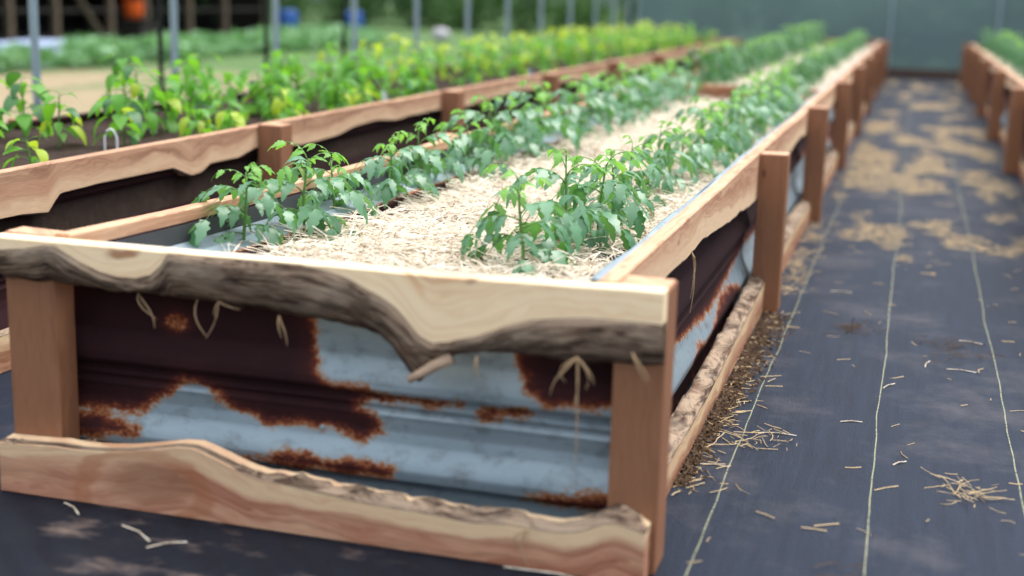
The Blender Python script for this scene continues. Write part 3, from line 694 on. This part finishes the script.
right = [(-.445, .60, .215, .95), (-.41, .88, .235, 1.0), (-.375, 1.08, .2, .95), (-.33, 1.32, .19, .9), (-.36, 1.62, .2, .8), (-.32, 1.93, .2, .85), (-.30, 2.28, .17, .85), (-.27, 2.6, .2, .95), (-.30, 2.95, .21, .95), (-.27, 3.3, .2, .95), (-.30, 3.7, .21, .95), (-.27, 4.1, .2, 1.), (-.30, 4.5, .22, 1.), (-.28, 4.9, .22, 1.), (-.30, 5.3, .22, 1.), (-.28, 5.7, .2, 1.), (-.3, 6.1, .22, 1.)]
for row, side in ((left, 'left'), (right, 'right')):
    for i, (x, y, h, s) in enumerate(row):
        x -= .05 if (side == 'right' and i > 2) else 0.
        s *= .98 if i < 3 else (1.12 if side == 'left' else (.86 if i < 6 else 1.0)); h *= 1. if i < 5 else 1.1
        p = plant('tomato_plant', x, y, .465, h, 10 if i < 3 else 11, 'tomato', s, 100+i*7+(side == 'left')*500)
        tag(p, f'{ORD[i]} tomato plant from the front board in the {side} row of the foreground bed', 'plant', 'young tomato plants in the near section')
far_protos = [plant('tomato_plant', -1.02, 6.95, .48, .30, 16, 'tomato_far', 1.0, 900, False), plant('tomato_plant', -.40, 6.9, .48, .24, 13, 'tomato_far', .8, 901, False), plant('tomato_plant', -.98, 7.35, .48, .33, 17, 'tomato_far', 1.05, 902, False)]
fl, fr = 'bushy tomato plant in the left row beyond the cross board', 'bushy tomato plant in the right row beyond the cross board'
for p, l in zip(far_protos, (fl, fr, fl)): tag(p, l, 'plant', l.replace('plant', 'plants'))
for i in range(26):
    for x0, l in ((-1.0, fl), (-.40, fr)):
        y = (7.75 if x0 < -.9 else 7.3) + i*.42
        if y > 18.2: continue
        c = copy_tree(far_protos[(i+(x0 < -.9)) % 3], (x0+random.uniform(-.05, .05), y, .48), random.uniform(0, 6.28), random.uniform(.85, 1.1) if x0 < -.9 else random.uniform(.68, .85))
        tag(c, l, 'plant', l.replace('plant', 'plants'))

# ---------------- second bed on the left and third bed on the right
def simple_bed(lab, x_near, x_far, y0, ys, near_side, low, drop=0., outer=.1, wood=WOOD_RED, seed=0, far_wood=None, fdrop=0.):
    """x_near: outer face of the boards on the side facing the aisle; near_side +1: that face looks to +X"""
    b = empty('raised_bed', (x_near, y0, 0)); ox, oy = x_near, y0
    tag(b, lab, 'raised bed', 'raised beds of timber and tin'); sg = near_side
    def mk(fn):
        k = len(C.objects); r = fn(); return r
    before = set(C.objects)
    hz = H + drop
    for i, y in enumerate(ys):
        a_, b_ = sorted((x_near, x_near+sg*outer)); post(b, a_, b_, y, y+.1, hz+random.uniform(-.003, .01))
        a_, b_ = sorted((x_far, x_far-sg*outer)); post(b, a_, b_, y, y+.1, hz-fdrop+random.uniform(-.003, .01))
    for i in range(len(ys)-1):
        a, e = ys[i]+.05, ys[i+1]+.05; sd = seed+i*2.3
        for xb, s2 in ((x_near, sg), (x_far, -sg)):
            P = lambda s, d, z, xb=xb, s2=s2: (xb - s2*d, s, z)
            zb = low if (low and i == 0 and xb == x_near) else (lambda s, sd=sd: hz-.095+.03*fbm(s*1.2+sd, sd))
            st = .012 if i == 0 else .04 if i < 3 else .1
            live_board(P, fine_steps(a, e-.002, st), lambda s, xb=xb: hz+wig(s, .005, .7, seed+1)-(fdrop if xb == x_far else 0), zb, lambda s, zb=zb: zb(s)-.006-.006*fbm(s*6), .04, b, far_wood if (far_wood and xb == x_far) else wood, name='side_top_board', bark_out=.002, seed=sd)
            zt = lambda s, sd=sd: .11+.02*fbm(s*1.4+sd, sd)
            live_board(P, fine_steps(a, e-.002, st), lambda s: 0., zt, lambda s, zt=zt: zt(s)+.015, .05, b, WOOD, flip=True, name='side_bottom_board', bark_out=.003, seed=sd)
            PM = lambda s, d, z, xb=xb, s2=s2: (xb - s2*(d-.095), s, z)
            metal_panel('side_corrugated_panel', PM, a, e, dark_mask(seed+i) if seed < 50 else mixed_mask(seed+i), b, ds=.08, base=.15)
    xa, xc = sorted((x_near, x_far))
    for ye, dd in ((ys[0], -.04), (ys[-1]+.1, .0)):
        mb = MB(); mb.box(xa-.1, xc+.1, ye+dd, ye+dd+.04, hz-.13, hz, .004, 'x'); mb.build('end_board', wood, b)
        mb = MB(); mb.box(xa-.1, xc+.1, ye+dd, ye+dd+.04, 0, .13, .004, 'x'); mb.build('end_board', wood, b)
        metal_panel('end_corrugated_panel', lambda s, d, z: (s, ye+(.15-d if dd < 0 else d-.2)+ (.08 if dd < 0 else 0), z), xa+.06, xc-.06, mixed_mask(seed+70), b, ds=.08, base=.12)
    for ch in b.children: ch.location = (ch.location[0]-ox, ch.location[1]-oy, 0)
    return b
B2_LOW = [(.05, .44), (.6, .45), (.89, .446), (1.013, .434), (1.05, .465), (1.076, .483), (1.142, .484), (1.276, .488), (1.507, .486), (1.729, .486), (1.795, .463), (1.85, .445), (1.921, .448), (1.988, .473), (2.202, .472), (2.351, .496), (2.5, .496)]
simple_bed('long raised bed of pepper plants on the left with dark rusty tin sides', -2.035, -3.08, 0., [.0, 2.36, 4.5, 6.55, 8.6, 10.6, 12.8, 15.0, 16.6], 1, lambda s: interp(B2_LOW, s), seed=3, far_wood=DARKWOOD, fdrop=.03)
so = surf('garden_soil', -3.03, -2.085, .05, 16.65, lambda x, y: .515+.022*fbm(x*5, y*5)+.012*fbm(x*18, y*18), .05, SOIL, .2)
tag(so, 'dark bare soil around the pepper plants in the left bed', 'soil', kind='stuff')
simple_bed('raised bed along the right edge of the aisle with reddish posts', 1.14, 2.38, 2.2, [2.5, 4.9, 7.3, 9.75, 12.35, 14.7, 17.0, 18.4], -1, None, wood=WOOD_SIDE, seed=60)
so = surf('straw_mulch', 1.2, 2.33, 2.6, 18.4, lambda x, y: .50+.02*fbm(x*3, y*3, 2.), .08, STRAW_MAT, .1)
tag(so, 'pale straw mulch in the bed right of the aisle', 'straw mulch', kind='stuff')

# pepper plants
near_p = [(-2.30, 1.28, .10, 9, 'pepper_yellow', .75), (-2.75, 1.55, .26, 13, 'pepper', 1.05), (-2.95, 2.0, .24, 12, 'pepper_dark', 1.1), (-2.42, 1.98, .20, 12, 'pepper', 1.), (-2.60, 2.35, .27, 14, 'pepper', 1.), (-2.3, 2.33, .12, 10, 'pepper_yellow', .8),
          (-3.0, 2.75, .28, 14, 'pepper', 1.1), (-2.45, 2.75, .12, 12, 'pepper', .9), (-2.75, 2.95, .28, 14, 'pepper', 1.1), (-2.28, 3.05, .14, 12, 'pepper_yellow', .9), (-2.5, 3.35, .22, 13, 'pepper', 1.), (-3.0, 3.45, .28, 14, 'pepper', 1.),
          (-2.25, 3.6, .16, 12, 'pepper', .9), (-2.7, 3.8, .28, 14, 'pepper', 1.1), (-2.35, 4.05, .22, 14, 'pepper', 1.), (-2.95, 4.2, .26, 14, 'pepper_dark', 1.), (-2.55, 4.4, .25, 14, 'pepper', 1.), (-2.3, 4.75, .18, 12, 'pepper_yellow', .9), (-2.8, 4.9, .26, 14, 'pepper', 1.05)]
near_p += [(-2.24-.05*(q%2), 2.5+q*.23, .11+.03*(q % 3), 11, ('pepper_yellow', 'pepper')[q % 3 > 0], .75) for q in (0, 2, 3, 5, 6, 8, 10)] + [(-2.62+.1*(q % 2), 2.55+q*.42, .22, 12, 'pepper', .95) for q in range(6)] + [(-2.95, 1.5, .2, 11, 'pepper_dark', 1.), (-2.62, 1.82, .2, 11, 'pepper', .9), (-2.28, .95, .16, 10, 'pepper_yellow', 1.0)]
ORD += ['twenty '+b for b in ORD[:9]] + ['thirtieth'] + ['thirty '+b for b in ORD[:9]] + ['fortieth'] + ['forty '+b for b in ORD[:9]]
rank = {id(q): k for k, q in enumerate(sorted(near_p, key=lambda q: q[1]))}
plab = ['low yellow leaved pepper seedling at the left end of the pepper bed', 'leafy pepper plant with pale drooping leaf beside the nearest hoop pipe', 'dark green pepper plant standing at the back of the bare soil', 'medium pepper plant standing above the curved white loop tag', 'tall pepper plant with bright upright leaves next to the black stake', 'small yellow pepper plant touching the bed rim left of the post']
for i, q in enumerate(near_p):
    x, y, h, n, kd, s = q
    x = -2.2+(x+2.2)*.85; s *= 1.12; n = int(n*1.5)
    p = plant('pepper_plant', x, y, .512, h, n, kd, s, 2000+i*3)
    tag(p, plab[i] if i < len(plab) else f'{ORD[rank[id(q)]]} pepper plant counting back from the left end of the pepper bed', 'plant', 'pepper plants in the left bed')
pp = [plant('pepper_plant', -2.4, 5.2, .512, .24, 18, 'pepper', 1.05, 3000, False), plant('pepper_plant', -2.8, 5.35, .512, .28, 20, 'pepper_yellow', 1.05, 3001, False), plant('pepper_plant', -3.05, 5.3, .512, .26, 20, 'pepper', 1.1, 3002, False), plant('pepper_plant', -2.62, 5.6, .512, .2, 16, 'pepper_yellow', 1., 3003, False)]
pl_ = 'small pepper plant in the blurred far stretch of the left bed'
for p in pp: tag(p, pl_, 'plant', 'distant pepper plants in the left bed')
for i in range(24):
    for j, x0 in enumerate((-2.36, -2.62, -2.88)):
        y = 5.75+i*.46+j*.13
        if y > 16.4: continue
        c = copy_tree(pp[(0, 1, 2, 3, 1, 1)[(i*3+j*2) % 6]], (x0+random.uniform(-.06, .06), y, .512), random.uniform(0, 6.28), random.uniform(.8, 1.1))
        tag(c, pl_, 'plant', 'distant pepper plants in the left bed')
for i in range(24):
    for x0 in (1.42, 2.05):
        y = 3.+i*.65
        c = copy_tree(far_protos[i % 3], (x0+random.uniform(-.05, .05), y, .49), random.uniform(0, 6.28), random.uniform(.85, 1.))
        tag(c, 'tomato plant in the straw covered bed right of the aisle', 'plant', 'tomato plants in the right bed')
# white tags and loops in the pepper bed
TAGM = flat_mat('white_plastic', lin(222, 226, 228), .4, 0, .05); TAGB = flat_mat('blue_plastic', lin(70, 110, 190), .4, 0, .05)
for i, (x, y, c, lab) in enumerate([(-2.42, 4.15, 0, 'white plant tag beside the rim past the second post'), (-2.28, 4.30, 0, 'second white plant tag just behind the rim'), (-2.55, 2.45, 0, 'white plant tag half hidden among the upright pepper leaves'), (-2.4, 5.0, 1, 'pale blue plant tag behind the rim of the pepper bed'), (-2.22, 6.9, 1, 'blue plant tag near the fourth post of the pepper bed')]):
    mb = MB(); mb.add([(-.012, 0, -.03), (.012, 0, -.03), (.012, 0, .07), (.006, 0, .08), (-.006, 0, .08), (-.012, 0, .07), (-.012, .001, -.03), (.012, .001, -.03), (.012, .001, .07), (.006, .001, .08), (-.006, .001, .08), (-.012, .001, .07)],
                      [[0, 1, 2, 3, 4, 5], [11, 10, 9, 8, 7, 6]] + [[k, (k+1) % 6 + 0, 6+(k+1) % 6, 6+k] for k in range(6)])
    o = mb.build('plant_tag', TAGB if c else TAGM, loc=(x, y, .512)); o.rotation_euler = (-.2, .1*(i-2), .3+.2*i)
    tag(o, lab, 'plant tag', 'plastic tags in the pepper bed')
mb = MB(); mb.tube([(-.022, 0, -.02), (-.022, 0, .05), (-.012, 0, .072), (0, 0, .08), (.012, 0, .072), (.022, 0, .05), (.022, 0, -.02)], .004, 8)
o = mb.build('wire_loop', TAGM, loc=(-2.36, 1.85, .512)); o.rotation_euler = (0, 0, .3); tag(o, 'pale arched loop stuck in the soil near the front rim of the left bed', 'loop')

# ------------------------------------------------------------------ greenhouse frame
hoopY = [2.3, 3.70, 5.09, 6.48, 7.89, 9.33, 10.8, 12.2, 13.6, 15.05, 16.5, 17.7, 18.8]
for i, y in enumerate(hoopY):
    mb = MB(); pts = [(-4.0, 0, -.1), (-4.0, 0, .6), (-4.0, 0, 1.2), (-4.0, 0, 1.75)]
    for k in range(1, 16):
        a = PI*k/16; pts.append((.5-4.5*math.cos(a), 0, 1.75+2.1*math.sin(a)))
    pts += [(5., 0, 1.75), (5., 0, .6), (5., 0, -.1)]
    mb.tube(pts, .024, 10)
    o = mb.build('hoop_pipe', PIPE, loc=(0, y, 0), smooth=True)
    tag(o, (f'{ORD[i-1]} grey greenhouse hoop pipe from the left edge' if i else 'nearest grey greenhouse hoop pipe outside the left edge of the picture'), 'pipe', 'greenhouse hoop pipes')
mb = MB(); mb.tube([(0, 0, -.1), (.004, 0, .8), (.01, 0, 1.9)], .017, 8)
o = mb.build('stake', flat_mat('black_steel', lin(18, 20, 24), .5, .3, .1), loc=(-4.15, 5.17, 0)); tag(o, 'thin black stake standing left of the second grey hoop pipe', 'stake', 'black stakes beside the hoop pipes')
for y_, w_ in ((6.62, 'third'), (8.02, 'fourth')):
    c = o.copy(); C.objects.link(c); c.location = (-4.15, y_, 0); tag(c, f'thin black stake standing left of the {w_} grey hoop pipe', 'stake')

_m = NT('greenhouse_film'); _u = _m.n('TexCoord').outputs['Object']
_n = _m.noise(_m.coords(src=_u, scale=(.5, 1, .9)), 1., 4, .6, .4); _w = _m.noise(_m.coords(src=_u, scale=(5, 1, 1.2)), 1., 4, .6, 1.)
_c = _m.mix(_n, lin(36, 52, 68), lin(124, 150, 164))
_b = _m.bump(_w, .5, .06)
_d = _m.bsdf(_c, .35, normal=_b, spec=.5)
_t = _m.n('BsdfTranslucent', ins={0: lin(126, 148, 154), 'Normal': _b}).outputs[0]
_x1 = _m.n('MixShader'); _m.set(_x1, 0, .4); _m.set(_x1, 1, _d); _m.set(_x1, 2, _t)
_tr = _m.n('BsdfTransparent', ins={0: lin(205, 220, 235)}).outputs[0]
_x2 = _m.n('MixShader'); _m.set(_x2, 0, .4); _m.set(_x2, 1, _x1.outputs[0]); _m.set(_x2, 2, _tr)
FILM = _m.done(_x2.outputs[0])
mb = MB(); prof = [(-4.0, 0.), (-4.0, 1.75)] + [(.5-4.5*math.cos(PI*k/16), 1.75+2.1*math.sin(PI*k/16)) for k in range(1, 16)] + [(5., 1.75), (5., 0.)]
# film as a grid so it can billow slightly
nx_, nz_ = 60, 16; vs = []
def roofz(x): c = max(-1, min(1, (x-.5)/4.5)); return 1.75+2.1*math.sqrt(max(0, 1-c*c))
for j in range(nz_+1):
    for i in range(nx_+1):
        x = -4.0+9.*i/nx_; z = roofz(x)*j/nz_; vs.append((x, 19.62+.035*fbm(x*1.2, z*1.5)-.02*abs(math.sin((x+4)*PI/1.5)), z))
n = nx_+1; mb.add(vs, [[j*n+i, j*n+i+1, (j+1)*n+i+1, (j+1)*n+i] for j in range(nz_) for i in range(nx_)])
wall = tag(mb.build('wall_back', FILM, smooth=True), kind='structure')
mb = MB(); mb.box(-4.0, 5., 19.5, 19.56, 0, .14, .005, 'x'); tag(mb.build('baseboard_back', DARKWOOD, ), kind='structure')
for x in (-4., -.02, 1.55, 3.3, 5.):
    mb = MB(); mb.tube([(x, 19.54, 0), (x, 19.54, roofz(x)-.02 if abs(x-.5) < 4.4 else 1.75)], .02, 8); tag(mb.build('trim_1', PIPE, wall), kind='structure')

# ------------------------------------------------------------------ outside: crops, barn, woodland
def leaf_cluster(name, N, rx, ry, rz, zc, L, mat, seed, parent=None, shell=.55):
    r = np.random.default_rng(seed); u = r.normal(size=(N, 3)); u /= np.linalg.norm(u, axis=1)[:, None]
    rad = shell+(1-shell)*r.random(N)
    lump = np.array([1+.35*fbm(a*1.6, b*1.6, c*1.6+seed) for a, b, c in u])
    c = u*(rad*lump)[:, None]*np.array([rx, ry, rz]); c[:, 2] += zc; c[:, 2] = np.maximum(c[:, 2], .02)
    d = r.normal(size=(N, 3)); d[:, 2] -= .3; d /= np.linalg.norm(d, axis=1)[:, None]
    s = np.cross(d, r.normal(size=(N, 3))); s /= np.linalg.norm(s, axis=1)[:, None]
    l = (L*r.uniform(.6, 1.3, N))[:, None]
    V = np.stack([c-d*l*.5, c+s*l*.28, c+d*l*.5, c-s*l*.28], 1).reshape(-1, 3); V[:, 2] = np.maximum(V[:, 2], .0)
    me = bpy.data.meshes.new(name); me.from_pydata(V.tolist(), [], np.arange(4*N).reshape(-1, 4).tolist()); me.materials.append(mat); me.update()
    o = bpy.data.objects.new(name, me); C.objects.link(o)
    if parent: o.parent = parent
    return o
def crop_plant(seed):
    root = empty('potato_plant', (0, 0, 0)); mb = MB(); r = random.Random(seed)
    for k in range(5):
        a = r.uniform(0, 6.28); mb.tube([(0, 0, -.02), (.05*math.cos(a), .05*math.sin(a), .15), (.14*math.cos(a), .14*math.sin(a), .2)], [.008, .006, .004], 5)
    mb.build('stems', STEM, root)
    leaf_cluster('foliage', 170, .34, .34, .13, .15, .14, FIELD_LEAF, seed, root, .3); return root
cp = [crop_plant(50+i) for i in range(3)]; first = [True]*3; k = 0
for rx_, y0, y1, lab in ((-10.4, 10.5, 24, 'bushy potato plant in the nearest field row outside'), (-11.4, 15.6, 26, 'bushy potato plant in the second field row outside'), (-12.5, 16.2, 27, 'bushy potato plant in the far field row before the barn')):
    y = y0
    while y < y1:
        loc = (rx_+random.uniform(-.12, .12), y, -.012)
        if first[k % 3]: o = cp[k % 3]; o.location = loc; first[k % 3] = False
        else: o = copy_tree(cp[k % 3], loc, random.uniform(0, 6.28), random.uniform(.7, 1.3))
        tag(o, lab, 'plant', lab.replace('plant', 'plants')); k += 1; y += .52+.2*random.random()

BARNW = flat_mat('dark_barn_boards', lin(44, 38, 36), .9, 0, .6, 4); BARNP = flat_mat('weathered_barn_post', lin(112, 96, 84), .9, 0, .5, 6)
barn = tag(empty('barn', (-16.5, 22, 0)), 'dark open sided barn with weathered posts beyond the field', 'barn')
for j, y in enumerate([14.2, 16.3, 18.2, 19.55, 21.35, 22.65, 24.4, 26.0, 28.]):
    mb = MB(); mb.box(-.06, .06, -.06, .06, -.02, 3.0, .006, 'z'); p = mb.build('post', BARNP, barn); p.location = (1.5, y-22, 0)
mb = MB(); mb.tube([(1.5, -2.4, 1.55), (1.5, -.9, .0)], .06, 6); mb.build('brace', BARNP, barn)
mb = MB(); mb.box(-4., -3.9, -8., 6.2, 0, 3.4, .01); mb.build('back_wall', BARNW, barn)
for y in (-8.1, 6.1): mb = MB(); mb.box(-4., 1.5, y, y+.1, 0, 3.2, .01); mb.build('end_wall', BARNW, barn)
mb = MB(); mb.add([(-4.5, -8.6, 3.2), (2.3, -8.6, 3.0), (2.3, 6.8, 3.0), (-4.5, 6.8, 3.2), (-4.5, -8.6, 3.32), (2.3, -8.6, 3.12), (2.3, 6.8, 3.12), (-4.5, 6.8, 3.32)], [[3, 2, 1, 0], [4, 5, 6, 7], [0, 1, 5, 4], [1, 2, 6, 5], [2, 3, 7, 6], [3, 0, 4, 7]]); mb.build('roof', BARNW, barn)
mb = MB(); mb.box(1.44, 1.5, -8., 6.2, .55, .62, .01, 'y'); mb.build('rail', BARNW, barn); mb = MB(); mb.box(-4., 1.5, -8., 6.2, -.01, .01, 0); mb.build('dirt_floor', BARNW, barn)
# orange jacket-like item, pale sheet stack, barrels, white tank
OR = flat_mat('orange_plastic', lin(236, 96, 30), .5, 0, .15)
mb = MB(); mb.lathe([(.10, .0), (.17, .01), (.19, .12), (.2, .3), (.21, .33), (.2, .34), (.185, .30), (.17, .06)], 20)
mb.tube([(-.2, 0, .3), (-.12, 0, .46), (0, 0, .5), (.12, 0, .46), (.2, 0, .3)], .008, 6)
o = mb.build('orange_bucket', OR, loc=(-14.85, 21.95, .42), smooth=True); tag(o, 'bright orange bucket raised at the open side of the dark barn', 'bucket')
mb = MB(); mb.box(-.35, .35, -.3, .3, 0, .42, .02); mb.box(-.4, .4, -.35, .35, .40, .43, .01); o = mb.build('wooden_crate', BARNW, loc=(-14.85, 21.95, -.01)); tag(o, 'dark crate under the orange bucket', 'crate')
SH = flat_mat('pale_blue_sheet', lin(150, 166, 196), .5, .1, .15)
st = tag(empty('sheet_stack', (-11.5, 14.0, -.012), .25), 'low stack of pale blue grey sheets at the far left of the field', 'stack of sheets')
for k in range(5): mb = MB(); mb.box(-.5+.02*k, .5-.01*k, -1.2+.03*k, 1.2-.02*k, .06*k, .06*k+.045, .01); mb.build('sheet', SH, st)
BL = flat_mat('blue_barrel_plastic', lin(34, 84, 160), .4, 0, .15)
for (x, y, lab) in ((-13.4, 26.0, 'left blue plastic barrel standing before the woods'), (-12.3, 27.2, 'right blue plastic barrel standing before the woods')):
    mb = MB(); mb.lathe([(.24, 0), (.27, .03), (.285, .2), (.28, .25), (.295, .3), (.295, .58), (.28, .63), (.285, .7), (.27, .85), (.24, .88), (.23, .86)], 24)
    mb.lathe([(.03, .85), (.03, .9), (.02, .905)], 10, (.12, 0, 0)); o = mb.build('barrel', BL, loc=(x, y, -.012), smooth=True); o.scale = (.8, .8, .72); tag(o, lab, 'barrel', 'blue barrels by the woods')
mb = MB(); mb.lathe([(.2, 0), (.3, .04), (.33, .2), (.3, .36), (.16, .43), (.05, .45)], 20); o = mb.build('white_tub', flat_mat('white_tub_plastic', lin(176, 172, 182), .5, 0, .1), loc=(-10.4, 28.0, -.012), smooth=True); o.scale = (.65, .65, .65); tag(o, 'small white upturned tub on the far grass', 'tub')

def tree(kind, seed, h, r_):
    root = empty('tree' if kind == 'tree' else 'bush', (0, 0, 0))
    if kind == 'tree':
        mb = MB(); rr = random.Random(seed); mb.tube([(0, 0, -.1), (.05, 0, h*.2), (-.05, .05, h*.5), (0, 0, h*.8)], [.2, .16, .12, .05], 9, uv=True)
        for k in range(5):
            a = k*1.3+seed; z = h*(.3+.09*k); mb.tube([(0, 0, z), (r_*.3*math.cos(a), r_*.3*math.sin(a), z+.4), (r_*.7*math.cos(a), r_*.7*math.sin(a), z+.9)], [.08, .05, .02], 6, uv=True)
        mb.build('trunk', TRUNK, root, smooth=True)
        leaf_cluster('foliage', 2600, r_, r_, h*.36, h*.62, .34, TREE_LEAF, seed, root, .35)
    else:
        mb = MB()
        for k in range(6):
            a = k*1.05; mb.tube([(0, 0, -.05), (r_*.3*math.cos(a), r_*.3*math.sin(a), h*.35), (r_*.6*math.cos(a), r_*.6*math.sin(a), h*.6)], [.03, .02, .01], 5)
        mb.build('branches', TRUNK, root)
        leaf_cluster('foliage', 2000, r_, r_, h*.5, h*.42, .17, BUSH_LEAF, seed, root, .3)
    return root
trees = [tree('tree', 1, 8., 2.4), tree('tree', 2, 9.5, 2.8)]; bushes = [tree('bush', 5, 1.6, 1.2), tree('bush', 6, 2.2, 1.4)]
tu = [True, True]; bu = [True, True]; rt = random.Random(5); k = 0
spots = [(x, 40+rt.uniform(-2, 3)+(x+10)*.1) for x in np.arange(-34, 16, 6.2)] + [(-27+rt.uniform(-1, 1), y) for y in np.arange(8, 34, 5.5)] + [(x, 50+rt.uniform(-1, 1)) for x in np.arange(-37, 18, 6.2)]
for x, y in spots:
    loc = (x+rt.uniform(-.6, .6), y, -.012); i = k % 2; k += 1
    if tu[i]: o = trees[i]; o.location = loc; tu[i] = False
    else: o = copy_tree(trees[i], loc, rt.uniform(0, 6), rt.uniform(.85, 1.15))
    tag(o, 'dark leafy tree in the woodland behind the field', 'tree', 'woodland trees behind the field')
k = 0
for x, y in [(x, 22.3+rt.uniform(-.2, .2)) for x in np.arange(-.7, 8, 1.05)] + [(x, 37+rt.uniform(-1, 1.2)) for x in np.arange(-30, 14, 1.9)] + [(x, 28.2+rt.uniform(-.5, .5)) for x in np.arange(-17.5, -14.5, 1.4)] + [(-19.+rt.uniform(-.4, .4), y) for y in np.arange(10, 29, 1.8)]:
    i = k % 2; k += 1; loc = (x, y, -.012)
    if -21.5 < x < -14. and 13.5 < y < 28.4 and x > -20.6+0: 
        if x > -21 and y < 28.2: loc = (-22.2, y, -.012)
    if bu[i]: o = bushes[i]; o.location = loc; bu[i] = False
    else: o = copy_tree(bushes[i], loc, rt.uniform(0, 6), rt.uniform(.8, 1.2))
    tag(o, 'green undergrowth bush at the foot of the woodland trees', 'bush', 'undergrowth bushes at the wood edge')

# ------------------------------------------------------------------ light
w = bpy.data.worlds.new('sky'); bpy.context.scene.world = w; w.use_nodes = True; t = w.node_tree; t.nodes.clear()
tc = t.nodes.new('ShaderNodeTexCoord'); sp = t.nodes.new('ShaderNodeSeparateXYZ'); cr = t.nodes.new('ShaderNodeValToRGB'); bg = t.nodes.new('ShaderNodeBackground'); ou = t.nodes.new('ShaderNodeOutputWorld')
t.links.new(tc.outputs['Generated'], sp.inputs[0]); t.links.new(sp.outputs[2], cr.inputs[0]); t.links.new(cr.outputs[0], bg.inputs[0]); t.links.new(bg.outputs[0], ou.inputs[0])
e = cr.color_ramp.elements; e[0].position = 0.; e[0].color = (.08, .10, .12, 1); e[1].position = 1.; e[1].color = (1.2, 1.2, 1.2, 1)
q = cr.color_ramp.elements.new(.25); q.color = (.20, .24, .29, 1); q = cr.color_ramp.elements.new(.6); q.color = (.80, .86, .93, 1)
bg.inputs[1].default_value = 1.9
s = bpy.data.lights.new('overcast_sun', 'SUN'); s.energy = 3.4; s.angle = math.radians(50); s.color = (1., .95, .88)
so = bpy.data.objects.new('overcast_sun', s); C.objects.link(so); so.rotation_euler = Euler((math.radians(-22), math.radians(20), 0)); so.location = (3, 5, 8)

# ------------------------------------------------------------------ camera
yw, pt, rl = [math.radians(a) for a in (16.304, 12.355, 1.5585)]
fw = Vector((-math.sin(yw)*math.cos(pt), math.cos(yw)*math.cos(pt), -math.sin(pt))); rg = Vector((math.cos(yw), math.sin(yw), 0)); up = rg.cross(fw)
r2 = rg*math.cos(rl)+up*math.sin(rl); u2 = -rg*math.sin(rl)+up*math.cos(rl)
cam = bpy.data.cameras.new('camera'); co = bpy.data.objects.new('camera', cam); C.objects.link(co)
M = Matrix.Identity(4)
for i in range(3): M[i][0] = r2[i]; M[i][1] = u2[i]; M[i][2] = -fw[i]; M[i][3] = (.4037, -2.3825, 1.1043)[i]
co.matrix_world = M
cam.sensor_width = 36.; cam.lens = 1340/1024*36.; cam.clip_start = .05; cam.clip_end = 300
cam.dof.use_dof = True; cam.dof.focus_distance = 3.6; cam.dof.aperture_fstop = 1.35
sc = bpy.context.scene; sc.camera = co
sc.view_settings.view_transform = 'Standard'; sc.view_settings.look = 'None'; sc.view_settings.exposure = .3; sc.view_settings.gamma = 1.
sc.view_settings.use_curve_mapping = False
sc.cycles.use_denoising = True
sc.cycles.max_bounces = 6; sc.cycles.transparent_max_bounces = 8
